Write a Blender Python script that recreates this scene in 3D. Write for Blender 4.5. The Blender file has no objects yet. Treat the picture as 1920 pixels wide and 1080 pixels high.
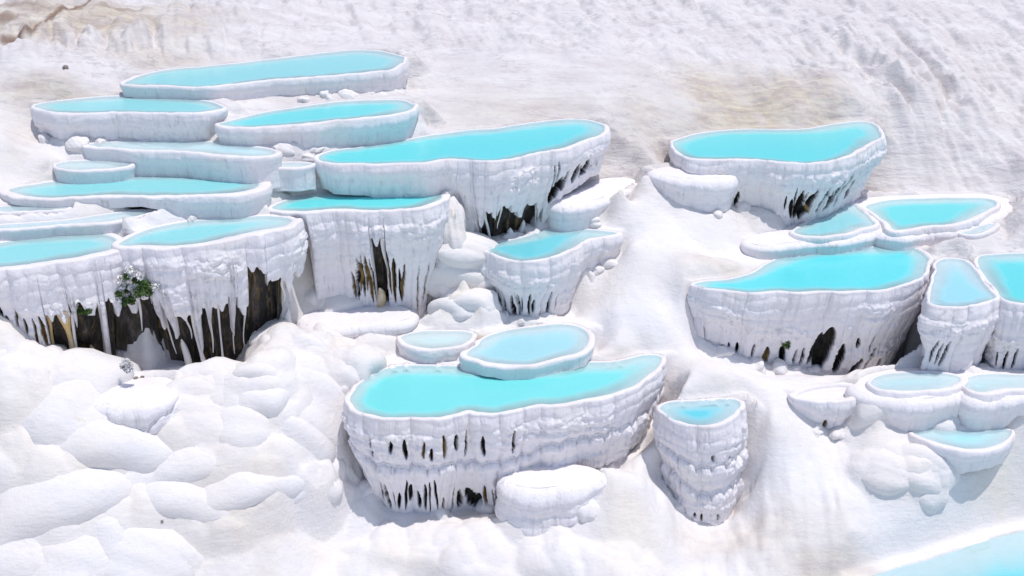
import bpy, math, random
import numpy as np
from mathutils import Vector
from mathutils.geometry import delaunay_2d_cdt

# ------------------------------------------------------------------ camera, sky, sun, exposure
HC = 18.0                                   # camera height above the datum (m)
PITCH = math.radians(25.0)
FPX = 960 / math.tan(math.radians(25.0))    # focal length in photograph pixels
sc = bpy.context.scene
col = sc.collection
cam_d = bpy.data.cameras.new("camera"); cam = bpy.data.objects.new("camera", cam_d); col.objects.link(cam)
cam.location = (0, 0, HC); cam.rotation_euler = (math.pi / 2 - PITCH, 0, 0)
cam_d.sensor_width = 36; cam_d.angle = math.radians(50); cam_d.clip_start = 0.1; cam_d.clip_end = 5000
sc.camera = cam
SUN_EL, SUN_AZ = math.radians(77), math.radians(110)     # azimuth from +Y towards +X
world = bpy.data.worlds.new("World"); sc.world = world; world.use_nodes = True
wn = world.node_tree
sky = wn.nodes.new("ShaderNodeTexSky"); sky.sky_type = 'NISHITA'; sky.sun_disc = False
sky.sun_elevation = SUN_EL; sky.sun_rotation = SUN_AZ; sky.altitude = 300; sky.dust_density = 1.2
bg = wn.nodes["Background"]; bg.inputs[1].default_value = 0.15
wn.links.new(sky.outputs[0], bg.inputs[0])
sun_d = bpy.data.lights.new("sun", 'SUN'); sun = bpy.data.objects.new("sun", sun_d); col.objects.link(sun)
sun_d.energy = 3.0; sun_d.angle = math.radians(0.5); sun_d.color = (1.0, 0.955, 0.92)
sd = Vector((math.sin(SUN_AZ) * math.cos(SUN_EL), math.cos(SUN_AZ) * math.cos(SUN_EL), math.sin(SUN_EL)))
sun.rotation_euler = sd.to_track_quat('Z', 'Y').to_euler(); sun.location = (30, -10, 60)
sc.view_settings.view_transform = 'Standard'; sc.view_settings.look = 'None'
sc.view_settings.exposure = -0.03; sc.view_settings.gamma = 1.0; sc.view_settings.use_curve_mapping = False
sc.cycles.max_bounces = 8; sc.cycles.transparent_max_bounces = 12

# ------------------------------------------------------------------ projection helpers (photo pixel <-> place)
CP, SP = math.cos(PITCH), math.sin(PITCH)
def ray(px, py):
    a = (np.asarray(px, float) - 960) / FPX; b = (540 - np.asarray(py, float)) / FPX
    return a, CP + b * SP, -SP + b * CP                    # x, y, z of the ray direction
def on_level(px, py, z):
    dx, dy, dz = ray(px, py); t = (z - HC) / dz
    return np.stack([dx * t, dy * t], -1)
def to_px(X, Y, Z):
    zf = Y * CP - (Z - HC) * SP; yu = Y * SP + (Z - HC) * CP
    return 960 + FPX * X / zf, 540 - FPX * yu / zf
def z_from_py(Y, py):
    t = (540 - py) / FPX
    return HC + Y * (t * CP - SP) / (CP + t * SP)

# ------------------------------------------------------------------ noise
def h2(ix, iy, seed=0):
    ix = np.asarray(ix).astype(np.int64); iy = np.asarray(iy).astype(np.int64)
    n = (ix * 374761393 + iy * 668265263 + seed * 974634777) & 0xFFFFFFFF
    n = ((n ^ (n >> 13)) * 1274126177) & 0xFFFFFFFF
    n = ((n ^ (n >> 16)) * 2246822519) & 0xFFFFFFFF
    return ((n ^ (n >> 15)) & 0xFFFFFF) / float(0x1000000)
def vn(x, y, seed=0):
    x, y = np.broadcast_arrays(np.asarray(x, float), np.asarray(y, float))
    xi = np.floor(x); yi = np.floor(y); fx = x - xi; fy = y - yi
    fx = fx * fx * fx * (fx * (fx * 6 - 15) + 10); fy = fy * fy * fy * (fy * (fy * 6 - 15) + 10)
    a = h2(xi, yi, seed); b = h2(xi + 1, yi, seed); c = h2(xi, yi + 1, seed); d = h2(xi + 1, yi + 1, seed)
    return (a + (b - a) * fx) * (1 - fy) + (c + (d - c) * fx) * fy
def fbm(x, y, seed=0, octv=4, gain=0.5):
    s = 0; a = 1; t = 0
    for k in range(octv):
        s = s + a * vn(np.asarray(x) * 2 ** k + 17.3 * k, np.asarray(y) * 2 ** k - 9.1 * k, seed + k); t += a; a *= gain
    return s / t
def dome1(x, seed=0):                                      # rounded lobes with sharp creases, uneven widths
    x = x + 0.7 * vn(x * 0.9, x * 0 + 3.3, seed + 50)
    i = np.floor(x); t = x - i
    return np.sqrt(np.clip(1 - (2 * t - 1) ** 2, 0, 1)) * (0.55 + 0.45 * h2(i, i * 0, seed))
def worley(x, y, seed=0):
    x, y = np.broadcast_arrays(np.asarray(x, float), np.asarray(y, float))
    xi = np.floor(x); yi = np.floor(y); best = np.full(x.shape, 9.0)
    for ox in (-1, 0, 1):
        for oy in (-1, 0, 1):
            cx = xi + ox; cy = yi + oy
            dx = cx + 0.1 + 0.8 * h2(cx, cy, seed) - x; dy = cy + 0.1 + 0.8 * h2(cx, cy, seed + 7) - y
            best = np.minimum(best, dx * dx + dy * dy)
    return np.clip(1 - best, 0, 1)                         # 1 at cell centres, creases between cells
def sstep(a, b, x):
    t = np.clip((x - a) / (b - a), 0, 1); return t * t * (3 - 2 * t)

# ------------------------------------------------------------------ objects
def link(name, me, mat=None, parent=None):
    o = bpy.data.objects.new(name, me); col.objects.link(o)
    if mat is not None: me.materials.append(mat)
    if parent is not None: o.parent = parent
    return o
def tag(o, label=None, cat=None, group=None, kind=None):
    for k, v in (("label", label), ("category", cat), ("group", group), ("kind", kind)):
        if v: o[k] = v
    return o
def empty(name, loc=(0, 0, 0)):
    o = bpy.data.objects.new(name, None); col.objects.link(o); o.location = loc; o.empty_display_size = 0.3
    return o
def mesh_np(name, V, quads=None, tris=None, smooth=True):
    me = bpy.data.meshes.new(name); V = np.asarray(V, np.float32).reshape(-1, 3)
    me.vertices.add(len(V)); me.vertices.foreach_set("co", V.ravel())
    ls = []; st = []; k = 0
    for F in (quads, tris):
        if F is None or len(F) == 0: continue
        F = np.asarray(F, np.int32); m = F.shape[1]
        ls.append(F.ravel()); st.append(k + np.arange(len(F)) * m); k += F.size
    L = np.concatenate(ls); S = np.concatenate(st).astype(np.int32)
    me.loops.add(len(L)); me.loops.foreach_set("vertex_index", L)
    me.polygons.add(len(S)); me.polygons.foreach_set("loop_start", S)
    me.update(calc_edges=True); me.validate()
    if smooth: me.polygons.foreach_set("use_smooth", np.ones(len(me.polygons), bool))
    return me
def attr(me, name, vals):
    a = me.attributes.new(name, 'FLOAT', 'POINT'); a.data.foreach_set("value", np.asarray(vals, np.float32).ravel())
def grid_quads(nr, nc, closed=False):
    j = np.arange(nc if closed else nc - 1); i = np.arange(nr - 1)
    I, J = np.meshgrid(i, j, indexing='ij'); J2 = (J + 1) % nc
    return np.stack([I * nc + J, (I + 1) * nc + J, (I + 1) * nc + J2, I * nc + J2], -1).reshape(-1, 4)

# ------------------------------------------------------------------ materials
def mat_base(name):
    m = bpy.data.materials.new(name); m.use_nodes = True
    return m, m.node_tree, m.node_tree.nodes["Principled BSDF"]
def N(nt, kind, **kw):
    n = nt.nodes.new(kind)
    for k, v in kw.items(): setattr(n, k, v)
    return n
def noise(nt, vec, scale, detail=4, rough=0.55):
    n = N(nt, "ShaderNodeTexNoise"); n.inputs["Scale"].default_value = scale
    n.inputs["Detail"].default_value = detail; n.inputs["Roughness"].default_value = rough
    nt.links.new(vec, n.inputs["Vector"]); return n.outputs["Fac"]
def ramp(nt, fac, stops):
    r = N(nt, "ShaderNodeValToRGB"); e = r.color_ramp.elements
    while len(e) < len(stops): e.new(0.5)
    for k, (p, c) in enumerate(stops):
        e[k].position = p; e[k].color = (c, c, c, 1) if not isinstance(c, tuple) else c + (1,)
    nt.links.new(fac, r.inputs[0]); return r.outputs[0]
def mixc(nt, fac, a, b, mode='MIX'):
    m = N(nt, "ShaderNodeMix", data_type='RGBA', blend_type=mode)
    for s, v in ((0, fac), (6, a), (7, b)):
        if isinstance(v, (int, float)): m.inputs[s].default_value = v
        elif isinstance(v, tuple): m.inputs[s].default_value = v + (1,)
        else: nt.links.new(v, m.inputs[s])
    return m.outputs[2]
def bump(nt, h, strength, dist, prev=None):
    b = N(nt, "ShaderNodeBump"); b.inputs["Strength"].default_value = strength; b.inputs["Distance"].default_value = dist
    nt.links.new(h, b.inputs["Height"])
    if prev is not None: nt.links.new(prev, b.inputs["Normal"])
    return b.outputs[0]
def mapped(nt, sx, sy, sz):
    g = N(nt, "ShaderNodeNewGeometry"); mp = N(nt, "ShaderNodeMapping"); mp.inputs["Scale"].default_value = (sx, sy, sz)
    nt.links.new(g.outputs["Position"], mp.inputs["Vector"]); return mp.outputs[0]

WHITE = (0.82, 0.785, 0.805); CREAM = (0.80, 0.73, 0.62); PINK = (0.74, 0.67, 0.68); GREYV = (0.70, 0.67, 0.72)
def make_travertine(name, base=WHITE, tint=CREAM, amount=0.6, ribs=0.0, rough=0.75, fine=1.0):
    m, nt, p = mat_base(name); pos = mapped(nt, 1, 1, 1)
    t = ramp(nt, noise(nt, pos, 0.9, 5), [(0.45, 0.0), (0.7, amount)])
    c = mixc(nt, t, base, tint)
    t2 = ramp(nt, noise(nt, pos, 5, 4), [(0.4, 0.0), (0.75, 0.35)])
    c = mixc(nt, t2, c, GREYV)
    if ribs > .5:
        sk = ramp(nt, noise(nt, mapped(nt, 1, 1, 0.09), 9, 4, .6), [(0.54, 0.0), (0.72, 0.6)])
        sm = N(nt, "ShaderNodeMath", operation='MULTIPLY'); nt.links.new(sk, sm.inputs[0]); nt.links.new(ramp(nt, noise(nt, pos, 1.1, 4), [(.42, 0.0), (.62, 1.0)]), sm.inputs[1])
        c = mixc(nt, sm.outputs[0], c, (0.40, 0.37, 0.36))
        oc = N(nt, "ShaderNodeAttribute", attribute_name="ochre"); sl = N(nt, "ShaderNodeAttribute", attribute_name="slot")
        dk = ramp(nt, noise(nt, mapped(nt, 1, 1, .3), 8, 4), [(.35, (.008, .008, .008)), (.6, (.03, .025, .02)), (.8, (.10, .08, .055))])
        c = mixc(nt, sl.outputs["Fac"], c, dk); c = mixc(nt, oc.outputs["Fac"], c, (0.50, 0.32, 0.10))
    nt.links.new(c, p.inputs["Base Color"]); p.inputs["Roughness"].default_value = rough
    p.inputs["Specular IOR Level"].default_value = 0.35
    nb = bump(nt, noise(nt, pos, 7, 5), 0.5 * fine, 0.05)
    nb = bump(nt, noise(nt, pos, 34, 4), 0.4 * fine, 0.012, nb)
    if ribs:
        nb = bump(nt, noise(nt, mapped(nt, 1, 1, 0.07), 20, 3), ribs, 0.03, nb)
        nb = bump(nt, noise(nt, mapped(nt, 1, 1, 3.5), 2.2, 3), ribs * 0.4, 0.04, nb)
    nt.links.new(nb, p.inputs["Normal"])
    return m
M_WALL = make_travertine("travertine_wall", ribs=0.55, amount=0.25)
M_RIM = make_travertine("travertine_rim", base=(0.80, 0.765, 0.78), tint=(0.74, 0.66, 0.64), amount=0.75, ribs=.25, fine=1.1)
M_MOUND = make_travertine("travertine_mound", tint=(0.81, 0.73, 0.62), amount=0.7, fine=0.8)
M_BLOCK = make_travertine("travertine_block", amount=0.5, ribs=0.25)
M_DRIP = make_travertine("travertine_drip", base=(0.80, 0.78, 0.77), amount=0.5, ribs=0.3)
M_OCHRE = make_travertine("ochre_drip", base=(0.66, 0.47, 0.20), tint=(0.78, 0.73, 0.66), amount=1.0, ribs=0.45)
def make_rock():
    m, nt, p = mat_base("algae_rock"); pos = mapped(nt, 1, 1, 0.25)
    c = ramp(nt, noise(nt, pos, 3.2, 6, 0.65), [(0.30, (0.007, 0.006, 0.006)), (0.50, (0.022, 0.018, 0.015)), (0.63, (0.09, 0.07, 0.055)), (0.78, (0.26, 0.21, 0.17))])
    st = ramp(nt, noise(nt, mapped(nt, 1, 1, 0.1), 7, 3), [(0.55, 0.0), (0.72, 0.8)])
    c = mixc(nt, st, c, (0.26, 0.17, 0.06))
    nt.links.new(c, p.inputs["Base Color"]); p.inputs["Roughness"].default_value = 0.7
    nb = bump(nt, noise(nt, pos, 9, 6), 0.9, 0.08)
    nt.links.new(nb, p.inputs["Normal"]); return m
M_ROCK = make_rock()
def make_ground():
    m, nt, p = mat_base("travertine_ground"); pos = mapped(nt, 1, 1, 1)
    a = N(nt, "ShaderNodeAttribute", attribute_name="tan"); b = N(nt, "ShaderNodeAttribute", attribute_name="upper")
    c = mixc(nt, ramp(nt, noise(nt, pos, 0.5, 5), [(0.4, 0.0), (0.7, 0.6)]), (0.77, 0.745, 0.745), (0.77, 0.70, 0.64))
    up = mixc(nt, ramp(nt, noise(nt, mapped(nt, 0.5, 1.6, 1.6), 0.9, 6, 0.62), [(0.38, 0.0), (0.62, 1.0)]), (0.72, 0.685, 0.67), (0.635, 0.59, 0.58))
    c = mixc(nt, b.outputs["Fac"], c, up)
    streak = ramp(nt, noise(nt, mapped(nt, 0.35, 2.2, 2.2), 1.8, 5, 0.65), [(0.35, 0.0), (0.62, 1.0)])
    tn = mixc(nt, streak, (0.66, 0.59, 0.46), (0.44, 0.36, 0.31))
    tm = N(nt, "ShaderNodeMath", operation='MULTIPLY'); nt.links.new(a.outputs["Fac"], tm.inputs[0])
    nt.links.new(ramp(nt, noise(nt, pos, 2.2, 5), [(0.28, 0.5), (0.55, 1.0)]), tm.inputs[1])
    c = mixc(nt, tm.outputs[0], c, tn)
    cr = N(nt, "ShaderNodeAttribute", attribute_name="cream"); c = mixc(nt, cr.outputs["Fac"], c, (0.80, 0.70, 0.54))
    vn_ = noise(nt, mapped(nt, 0.3, 1.5, 1.5), 1.5, 7, 0.6)
    v1 = ramp(nt, vn_, [(0.475, 0.0), (0.497, 1.0), (0.503, 1.0), (0.525, 0.0)])
    v2 = ramp(nt, noise(nt, pos, 0.7, 4), [(0.42, 0.0), (0.6, 1.0)])
    vm = N(nt, "ShaderNodeMath", operation='MULTIPLY'); nt.links.new(v1, vm.inputs[0]); nt.links.new(v2, vm.inputs[1])
    vu = N(nt, "ShaderNodeMath", operation='MULTIPLY'); nt.links.new(vm.outputs[0], vu.inputs[0])
    ub = N(nt, "ShaderNodeMath", operation='MULTIPLY_ADD'); nt.links.new(b.outputs["Fac"], ub.inputs[0]); ub.inputs[1].default_value = .5; ub.inputs[2].default_value = .15
    nt.links.new(ub.outputs[0], vu.inputs[1]); c = mixc(nt, vu.outputs[0], c, (0.46, 0.41, 0.42))
    br = N(nt, "ShaderNodeAttribute", attribute_name="brown"); c = mixc(nt, br.outputs["Fac"], c, (0.20, 0.12, 0.08))
    nt.links.new(c, p.inputs["Base Color"]); p.inputs["Roughness"].default_value = 0.8
    p.inputs["Specular IOR Level"].default_value = 0.3
    hb = N(nt, "ShaderNodeMath", operation='MULTIPLY'); nt.links.new(vn_, hb.inputs[0])
    hu = N(nt, "ShaderNodeMath", operation='MULTIPLY_ADD'); nt.links.new(b.outputs["Fac"], hu.inputs[0]); hu.inputs[1].default_value = .8; hu.inputs[2].default_value = .2
    nt.links.new(hu.outputs[0], hb.inputs[1])
    nb = bump(nt, noise(nt, pos, 4, 6, 0.62), 0.5, 0.06)
    nb = bump(nt, noise(nt, mapped(nt, .6, 1.4, 2.5), 6, 5, .6), 0.35, 0.04, nb)
    nb = bump(nt, hb.outputs[0], 0.5, 0.25, nb)
    nb = bump(nt, noise(nt, pos, 26, 4), 0.25, 0.012, nb)
    nt.links.new(nb, p.inputs["Normal"]); return m
M_GROUND = make_ground()
_wm = {}
def make_water(deep, clear):
    key = (deep, clear)
    if key in _wm: return _wm[key]
    m, nt, p = mat_base("milky_water"); pos = mapped(nt, 1, 1, 1)
    a = N(nt, "ShaderNodeAttribute", attribute_name="depth")
    sh = tuple(0.4 * d + 0.6 * w for d, w in zip(deep, (0.74, 0.84, 0.84)))
    ad = N(nt, "ShaderNodeMath", operation='MULTIPLY_ADD'); nt.links.new(noise(nt, pos, 0.8, 3), ad.inputs[0])
    ad.inputs[1].default_value = 0.35; nt.links.new(a.outputs["Fac"], ad.inputs[2])
    c = mixc(nt, ramp(nt, ad.outputs[0], [(0.25, 0.0), (0.95, 1.0)]), sh, deep)
    nt.links.new(c, p.inputs["Base Color"]); p.inputs["Roughness"].default_value = 0.06
    p.inputs["IOR"].default_value = 1.33; p.inputs["Specular IOR Level"].default_value = 0.5
    nb = bump(nt, noise(nt, mapped(nt, 1, 1.8, 1), 5.5, 4), 0.3, 0.03); nt.links.new(nb, p.inputs["Normal"])
    tr = N(nt, "ShaderNodeBsdfTransparent"); tr.inputs[0].default_value = (0.92, 0.985, 0.985, 1)
    mx = N(nt, "ShaderNodeMixShader"); f = ramp(nt, a.outputs["Fac"], [(0.0, 0.4), (0.7, max(clear, .85))])
    nt.links.new(f, mx.inputs[0]); nt.links.new(tr.outputs[0], mx.inputs[1]); nt.links.new(p.outputs[0], mx.inputs[2])
    nt.links.new(mx.outputs[0], nt.nodes["Material Output"].inputs[0])
    _wm[key] = m; return m
def simple(name, c1, c2, scale=6, rough=0.7):
    m, nt, p = mat_base(name); pos = mapped(nt, 1, 1, 1)
    nt.links.new(mixc(nt, ramp(nt, noise(nt, pos, scale, 4), [(0.35, 0.0), (0.65, 1.0)]), c1, c2), p.inputs["Base Color"])
    p.inputs["Roughness"].default_value = rough
    nt.links.new(bump(nt, noise(nt, pos, scale * 4, 4), 0.5, 0.02), p.inputs["Normal"]); return m
M_LEAF = simple("leaf", (0.045, 0.10, 0.02), (0.10, 0.17, 0.04), 9)
M_CRUST = simple("crusted_leaf", (0.72, 0.70, 0.68), (0.82, 0.80, 0.80), 9)
M_TWIG = simple("twig", (0.10, 0.075, 0.05), (0.05, 0.04, 0.03), 9)
M_STONE = simple("dark_stone", (0.10, 0.085, 0.075), (0.26, 0.22, 0.20), 7)

TURQ = (0.14, 0.68, 0.69); MID = (0.27, 0.66, 0.67); PALE = (0.52, 0.76, 0.79); GREENISH = (0.56, 0.73, 0.72)

# ------------------------------------------------------------------ the pools, traced from the photograph
# zr = level of the water below the camera; out = shore line; base = foot of the wall; hol = dark hollows (x0, x1, top y, cover)
POOLS = [
 dict(id='ptop', zr=-7.85, out=[(233,155),(300,133),(400,123),(500,112),(640,96),(700,95),(745,103),(757,109),(748,121),(723,132),(640,140),(500,150),(433,158),(383,163),(300,161),(250,160)],
      base=[(225,176),(300,184),(383,188),(430,190),(520,182),(640,176),(720,176),(765,170)], deep=MID, name='long pale blue pool highest on the left, tapering left', inset=.1),
 dict(id='pul', zr=-8.2, out=[(65,198),(100,190),(167,183),(233,179),(300,182),(377,187),(417,200),(400,207),(350,213),(283,212),(217,211),(133,212),(83,207)],
      base=[(52,240),(75,262),(130,266),(250,263),(300,267),(360,267),(385,262),(412,240),(433,225)], deep=MID, name='oval pool with banded white wall at the upper left edge of the terraces', inset=.22, pb=.22),
 dict(id='pum', zr=-8.5, out=[(410,234),(440,224),(500,210),(567,200),(640,190),(740,187),(770,193),(775,201),(757,210),(707,218),(640,225),(533,235),(467,238)],
      base=[(365,258),(400,270),(440,277),(500,276),(560,281),(620,275),(700,272),(755,262),(785,238)], deep=TURQ, name='bright turquoise pool in front of the highest pool, knobbly white wall', inset=.15),
 dict(id='pstrip', skirt=1, zr=-9.0, out=[(165,270),(215,266),(333,264),(420,268),(480,275),(515,283),(505,291),(470,293),(420,289),(333,283),(267,281),(200,277)],
      base=[(150,283),(200,288),(235,302),(270,322),(340,327),(400,321),(480,324),(530,312)], deep=PALE, name='long narrow pale pool directly below the banded oval pool', inset=.1, wide=.14, clear=.8),
 dict(id='psmall_up', sunk=0.13, zr=-9.4, out=[(493,309),(520,305),(560,304),(587,307),(570,313),(520,315)],
      base=[(490,322),(530,326),(590,322)], deep=PALE, name='tiny pale pool left of the wide pool that has a notched rim', inset=.1, clear=.75),
 dict(id='ppale_left', sunk=0.13, zr=-9.35, out=[(107,306),(140,302),(210,300),(245,305),(225,314),(150,319),(110,315)],
      base=[(90,325),(150,335),(230,335),(268,325)], deep=GREENISH, name='small pale greenish pool above the long left-hand pool', inset=.1, clear=.75),
 dict(id='plong', wide=0.25, zr=-9.72, out=[(15,356),(60,347),(100,340),(200,331),(300,327),(400,328),(460,333),(485,342),(481,352),(450,360),(390,365),(317,366),(250,366),(200,365),(150,369),(83,370),(40,366)],
      base=[(0,378),(80,386),(130,388),(190,386),(260,384),(317,391),(350,404),(383,409),(433,407),(483,398),(520,380),(545,358)], deep=MID, name='long pool at far left with a thick white rim curling round its right end', inset=.12),
 dict(id='pthin1', sunk=0.1, zr=-9.95, out=[(-40,392),(0,388),(60,384),(115,386),(130,390),(100,394),(40,397),(-40,400)],
      base=[(-60,416),(0,416),(100,415),(150,408),(190,400)], deep=PALE, name='thin pale pool sliver at the left edge, upper of two', inset=.1, clear=.75),
 dict(id='pthin2', sunk=0.12, zr=-10.12, out=[(-40,428),(0,422),(60,418),(130,412),(200,402),(250,394),(293,394),(270,402),(200,415),(130,420),(50,427),(0,430),(-40,434)],
      base=[(-60,450),(0,447),(50,445),(130,440),(200,436),(250,425),(310,410)], deep=PALE, name='thin pale pool sliver at the left edge, lower of two', inset=.1, clear=.8),
 dict(id='pfl', wide=0.22, merge='R', zr=-10.4, out=[(-110,480),(-60,464),(0,455),(43,447),(100,440),(170,436),(205,442),(220,452),(212,464),(167,477),(100,488),(33,498),(0,501),(-60,505),(-110,500)],
      base=[(-150,590),(0,603),(60,645),(90,668),(125,708),(150,728),(180,730),(222,718)], deep=MID, name='pool cut by the left edge above the mossy wall with ochre stains', inset=.16,
      hol=[(-60,14,572,.62,3),(18,84,580,.6,3),(84,136,596,.15,5),(136,190,572,.3,4),(200,230,570,.05,0)], ochre=.8),
 dict(id='pfm', wide=0.22, merge='L', zr=-10.35, out=[(224,455),(267,433),(320,420),(367,413),(433,410),(483,405),(533,407),(548,413),(533,424),(483,432),(433,443),(383,455),(333,460),(267,460),(236,460)],
      base=[(205,716),(240,704),(267,698),(333,698),(407,713),(450,706),(477,664),(507,622),(547,613),(570,592),(592,578),(602,566)], deep=MID, name='pool left of centre above tall black hollows hung with white icicles', inset=.14,
      hol=[(200,288,566,.02,1),(288,330,572,.2,2),(330,405,588,.12,4),(405,466,572,.15,3),(466,500,512,.05,1),(500,545,535,.05,1),(545,596,512,.2,2)], rin=.45),
 dict(id='pmid', arch=[(706,468,574,7,1),(738,476,574,7,1),(690,490,572,6,1),(664,500,565,5,0),(750,500,572,5,0),(676,480,560,6,0)], wide=0.16, zr=-10.28, out=[(509,388),(550,371),(600,362),(640,358),(700,357),(780,359),(822,360),(830,364),(817,377),(783,387),(733,393),(673,393),(640,391),(567,395),(530,395)],
      base=[(500,400),(560,412),(580,440),(590,560),(640,568),(680,574),(750,577),(775,606),(800,590),(822,566),(840,500),(862,455)], deep=TURQ, name='turquoise pool above the ochre and black streaked wall in the middle left', inset=.2,
      hol=[(652,700,460,.52,3),(700,724,452,.1,2),(724,760,458,.52,3),(785,830,476,.52,3)], ochre=.75),
 dict(id='pwide', arch=[(1040,345,385,12,0,.28,-.2),(1052,330,375,14,0,.28,-.2),(1066,318,360,16,0,.28,-.2),(1082,306,345,18,0,.28,-.2),(1098,296,330,18,0,.28,-.2)], zr=-9.3, out=[(598,296),(612,286),(640,281),(707,271),(790,257),(873,245),(940,240),(1000,230),(1057,224),(1100,225),(1127,233),(1133,245),(1117,256),(1090,264),(1057,277),(1007,286),(973,295),(933,302),(900,302),(873,299),(840,299),(790,305),(707,308),(640,307),(608,303)],
      base=[(590,335),(620,352),(700,358),(800,358),(838,360),(858,395),(880,450),(900,462),(960,452),(1005,436),(1025,405),(1040,375),(1070,346),(1100,326),(1130,308),(1142,285)], deep=TURQ, name='wide turquoise pool in the upper middle with black hollows at its foot', inset=.2,
      hol=[(893,930,408,.2,1),(930,985,400,.25,2),(985,1026,395,.35,2),(1030,1132,300,.52,0)]),
 dict(id='pcm', arch=[(928,535,585,6,0),(942,545,590,5,0),(957,552,596,7,0),(970,550,598,5,1),(1046,548,585,4,0)], zr=-11.72, out=[(903,464),(923,457),(973,447),(1013,433),(1057,428),(1107,431),(1157,437),(1123,445),(1100,449),(1080,461),(1047,477),(1007,487),(967,489),(933,479)],
      base=[(885,525),(905,562),(922,588),(960,597),(1000,600),(1050,599),(1070,590),(1090,520),(1130,500),(1180,470)], deep=(.17,.60,.66), name='leaf-shaped pool in the centre below the wide pool', inset=.17,
      hol=[(920,965,545,.72,3),(965,1010,548,.7,3),(1010,1062,545,.8,3)]),
 dict(id='pshl', zr=-13.62, out=[(753,629),(790,622),(840,620),(878,623),(884,630),(867,645),(840,652),(800,653),(767,647),(754,638)],
      base=[(738,655),(760,682),(800,690),(840,689),(862,684)], deep=GREENISH, name='small shallow pool with pale greenish water next to the larger shallow pool', inset=.05, wide=.1, clear=.6),
 dict(id='pshr', zr=-13.62, out=[(896,646),(917,628),(960,618),(1007,612),(1050,607),(1087,613),(1103,627),(1102,643),(1080,660),(1040,673),(990,683),(940,682),(900,675),(876,666)],
      base=[(842,688),(900,700),(950,708),(1000,708),(1050,697),(1100,682),(1118,660)], deep=(.38,.70,.76), name='shallow pale pool with thin broken rim behind the big central pool', inset=.05, wide=.14, clear=.7),
 dict(id='pbig', zr=-14.0, out=[(658,752),(664,732),(680,714),(733,688),(800,686),(880,688),(950,693),(1010,692),(1060,686),(1107,678),(1157,679),(1190,670),(1213,666),(1236,668),(1237,683),(1207,710),(1180,728),(1107,747),(1040,758),(1000,760),(957,770),(923,774),(893,771),(877,767),(853,775),(820,782),(773,782),(723,783),(693,775),(670,767)],
      base=[(650,835),(690,900),(708,938),(735,963),(800,965),(870,960),(930,954),(970,940),(1010,910),(1080,893),(1150,870),(1185,843),(1215,790),(1240,740),(1255,690)], deep=(.19,.70,.69), name='big kidney-shaped pool at bottom centre with two-tiered wall', inset=.24, tier=[(.40,.47)],
      hol=[(690,790,888,.6,4),(790,850,890,.55,3),(850,945,893,.6,3)], hol1=[(690,770,812,.85),(770,860,806,.85),(860,960,800,.9)]),
 dict(id='psr', zr=-14.6, out=[(1238,766),(1250,756),(1280,752),(1343,748),(1373,748),(1387,757),(1383,769),(1367,783),(1340,795),(1313,797),(1280,792),(1256,783)],
      base=[(1262,905),(1290,950),(1315,973),(1345,971),(1372,950),(1392,920),(1400,850)], deep=(.13,.58,.66), name='small heart-shaped pool on a tall three-tiered pillar', inset=.16, lean=.10, tier=[(.36,.42),(.66,.71)],
      hol=[(1300,1350,948,.8,2)], hol1=[(1325,1355,846,.85)]),
 dict(id='pur', arch=[(1385,358,392,7,0,.25),(1502,360,414,15,0,.3,-.12),(1488,372,412,8),(1522,352,410,17,0,.32,-.2),(1546,350,402,13,0,.3,-.25),(1566,334,396,18,0,.3,-.3),(1584,322,390,18,0,.3,-.3),(1600,306,372,22,0,.3,-.3),(1612,298,360,20,0,.3,-.3),(1512,385,416,14,0,.3)], zr=-10.028, out=[(1262,269),(1280,258),(1323,248),(1380,243),(1463,243),(1520,241),(1563,233),(1607,228),(1633,230),(1650,247),(1651,258),(1630,268),(1607,281),(1580,294),(1547,302),(1507,306),(1463,303),(1407,298),(1347,298),(1297,296),(1276,287)],
      base=[(1255,320),(1290,372),(1330,388),(1380,390),(1430,394),(1460,407),(1490,417),(1540,407),(1580,388),(1612,370),(1632,335),(1660,285)], deep=TURQ, name='turquoise pool alone at the upper right above a wall with slanting black gashes', inset=.24,
      hol=[(1470,1600,350,.75,1)]),
 dict(id='prs', zr=-11.991, out=[(1490,432),(1513,418),(1553,400),(1577,385),(1600,382),(1614,393),(1634,413),(1638,420),(1613,428),(1580,438),(1530,443),(1500,440)],
      base=[(1412,470),(1430,477),(1480,480),(1530,472),(1600,466),(1645,462)], deep=(.30,.66,.70), name='triangular pale green pool tucked under the upper right pool', inset=.08, wide=.12),
 dict(id='prl', zr=-11.970, out=[(1622,388),(1647,379),(1697,373),(1780,371),(1847,372),(1867,378),(1868,387),(1847,396),(1813,410),(1780,420),(1730,424),(1680,432),(1664,420),(1645,405)],
      base=[(1635,462),(1700,462),(1740,469),(1800,457),(1850,434),(1885,405)], deep=TURQ, name='bright turquoise pool at the right above the two small side pools', inset=.1, wide=.12),
 dict(id='ptinyr', sunk=0.1, zr=-12.201, out=[(1800,437),(1825,428),(1850,420),(1866,421),(1850,432),(1826,440)],
      base=[(1790,455),(1830,462),(1870,450),(1900,430)], deep=GREENISH, name='tiny greenish side basin beside the bright right-hand pool', inset=.1, clear=.6),
 dict(id='pright', arch=[(1552,606,702,26,0,.35,-.12),(1535,618,690,9,0,.25,-.15),(1583,640,706,15,0,.32,-.05),(1475,648,692,14,0,.3),(1446,650,690,8,1),(1620,668,708,16,0,.3,-.3),(1648,650,704,13,0,.28,-.3),(1674,655,704,12,0,.28,-.3),(1692,640,690,9,0,.25,-.25),(1612,630,652,6),(1637,622,660,6)], zr=-12.495, out=[(1302,531),(1363,524),(1413,513),(1440,494),(1480,478),(1530,469),(1580,466),(1647,461),(1697,460),(1723,470),(1740,483),(1741,493),(1728,517),(1697,533),(1647,543),(1580,546),(1480,546),(1413,548),(1347,543),(1313,537)],
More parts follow.
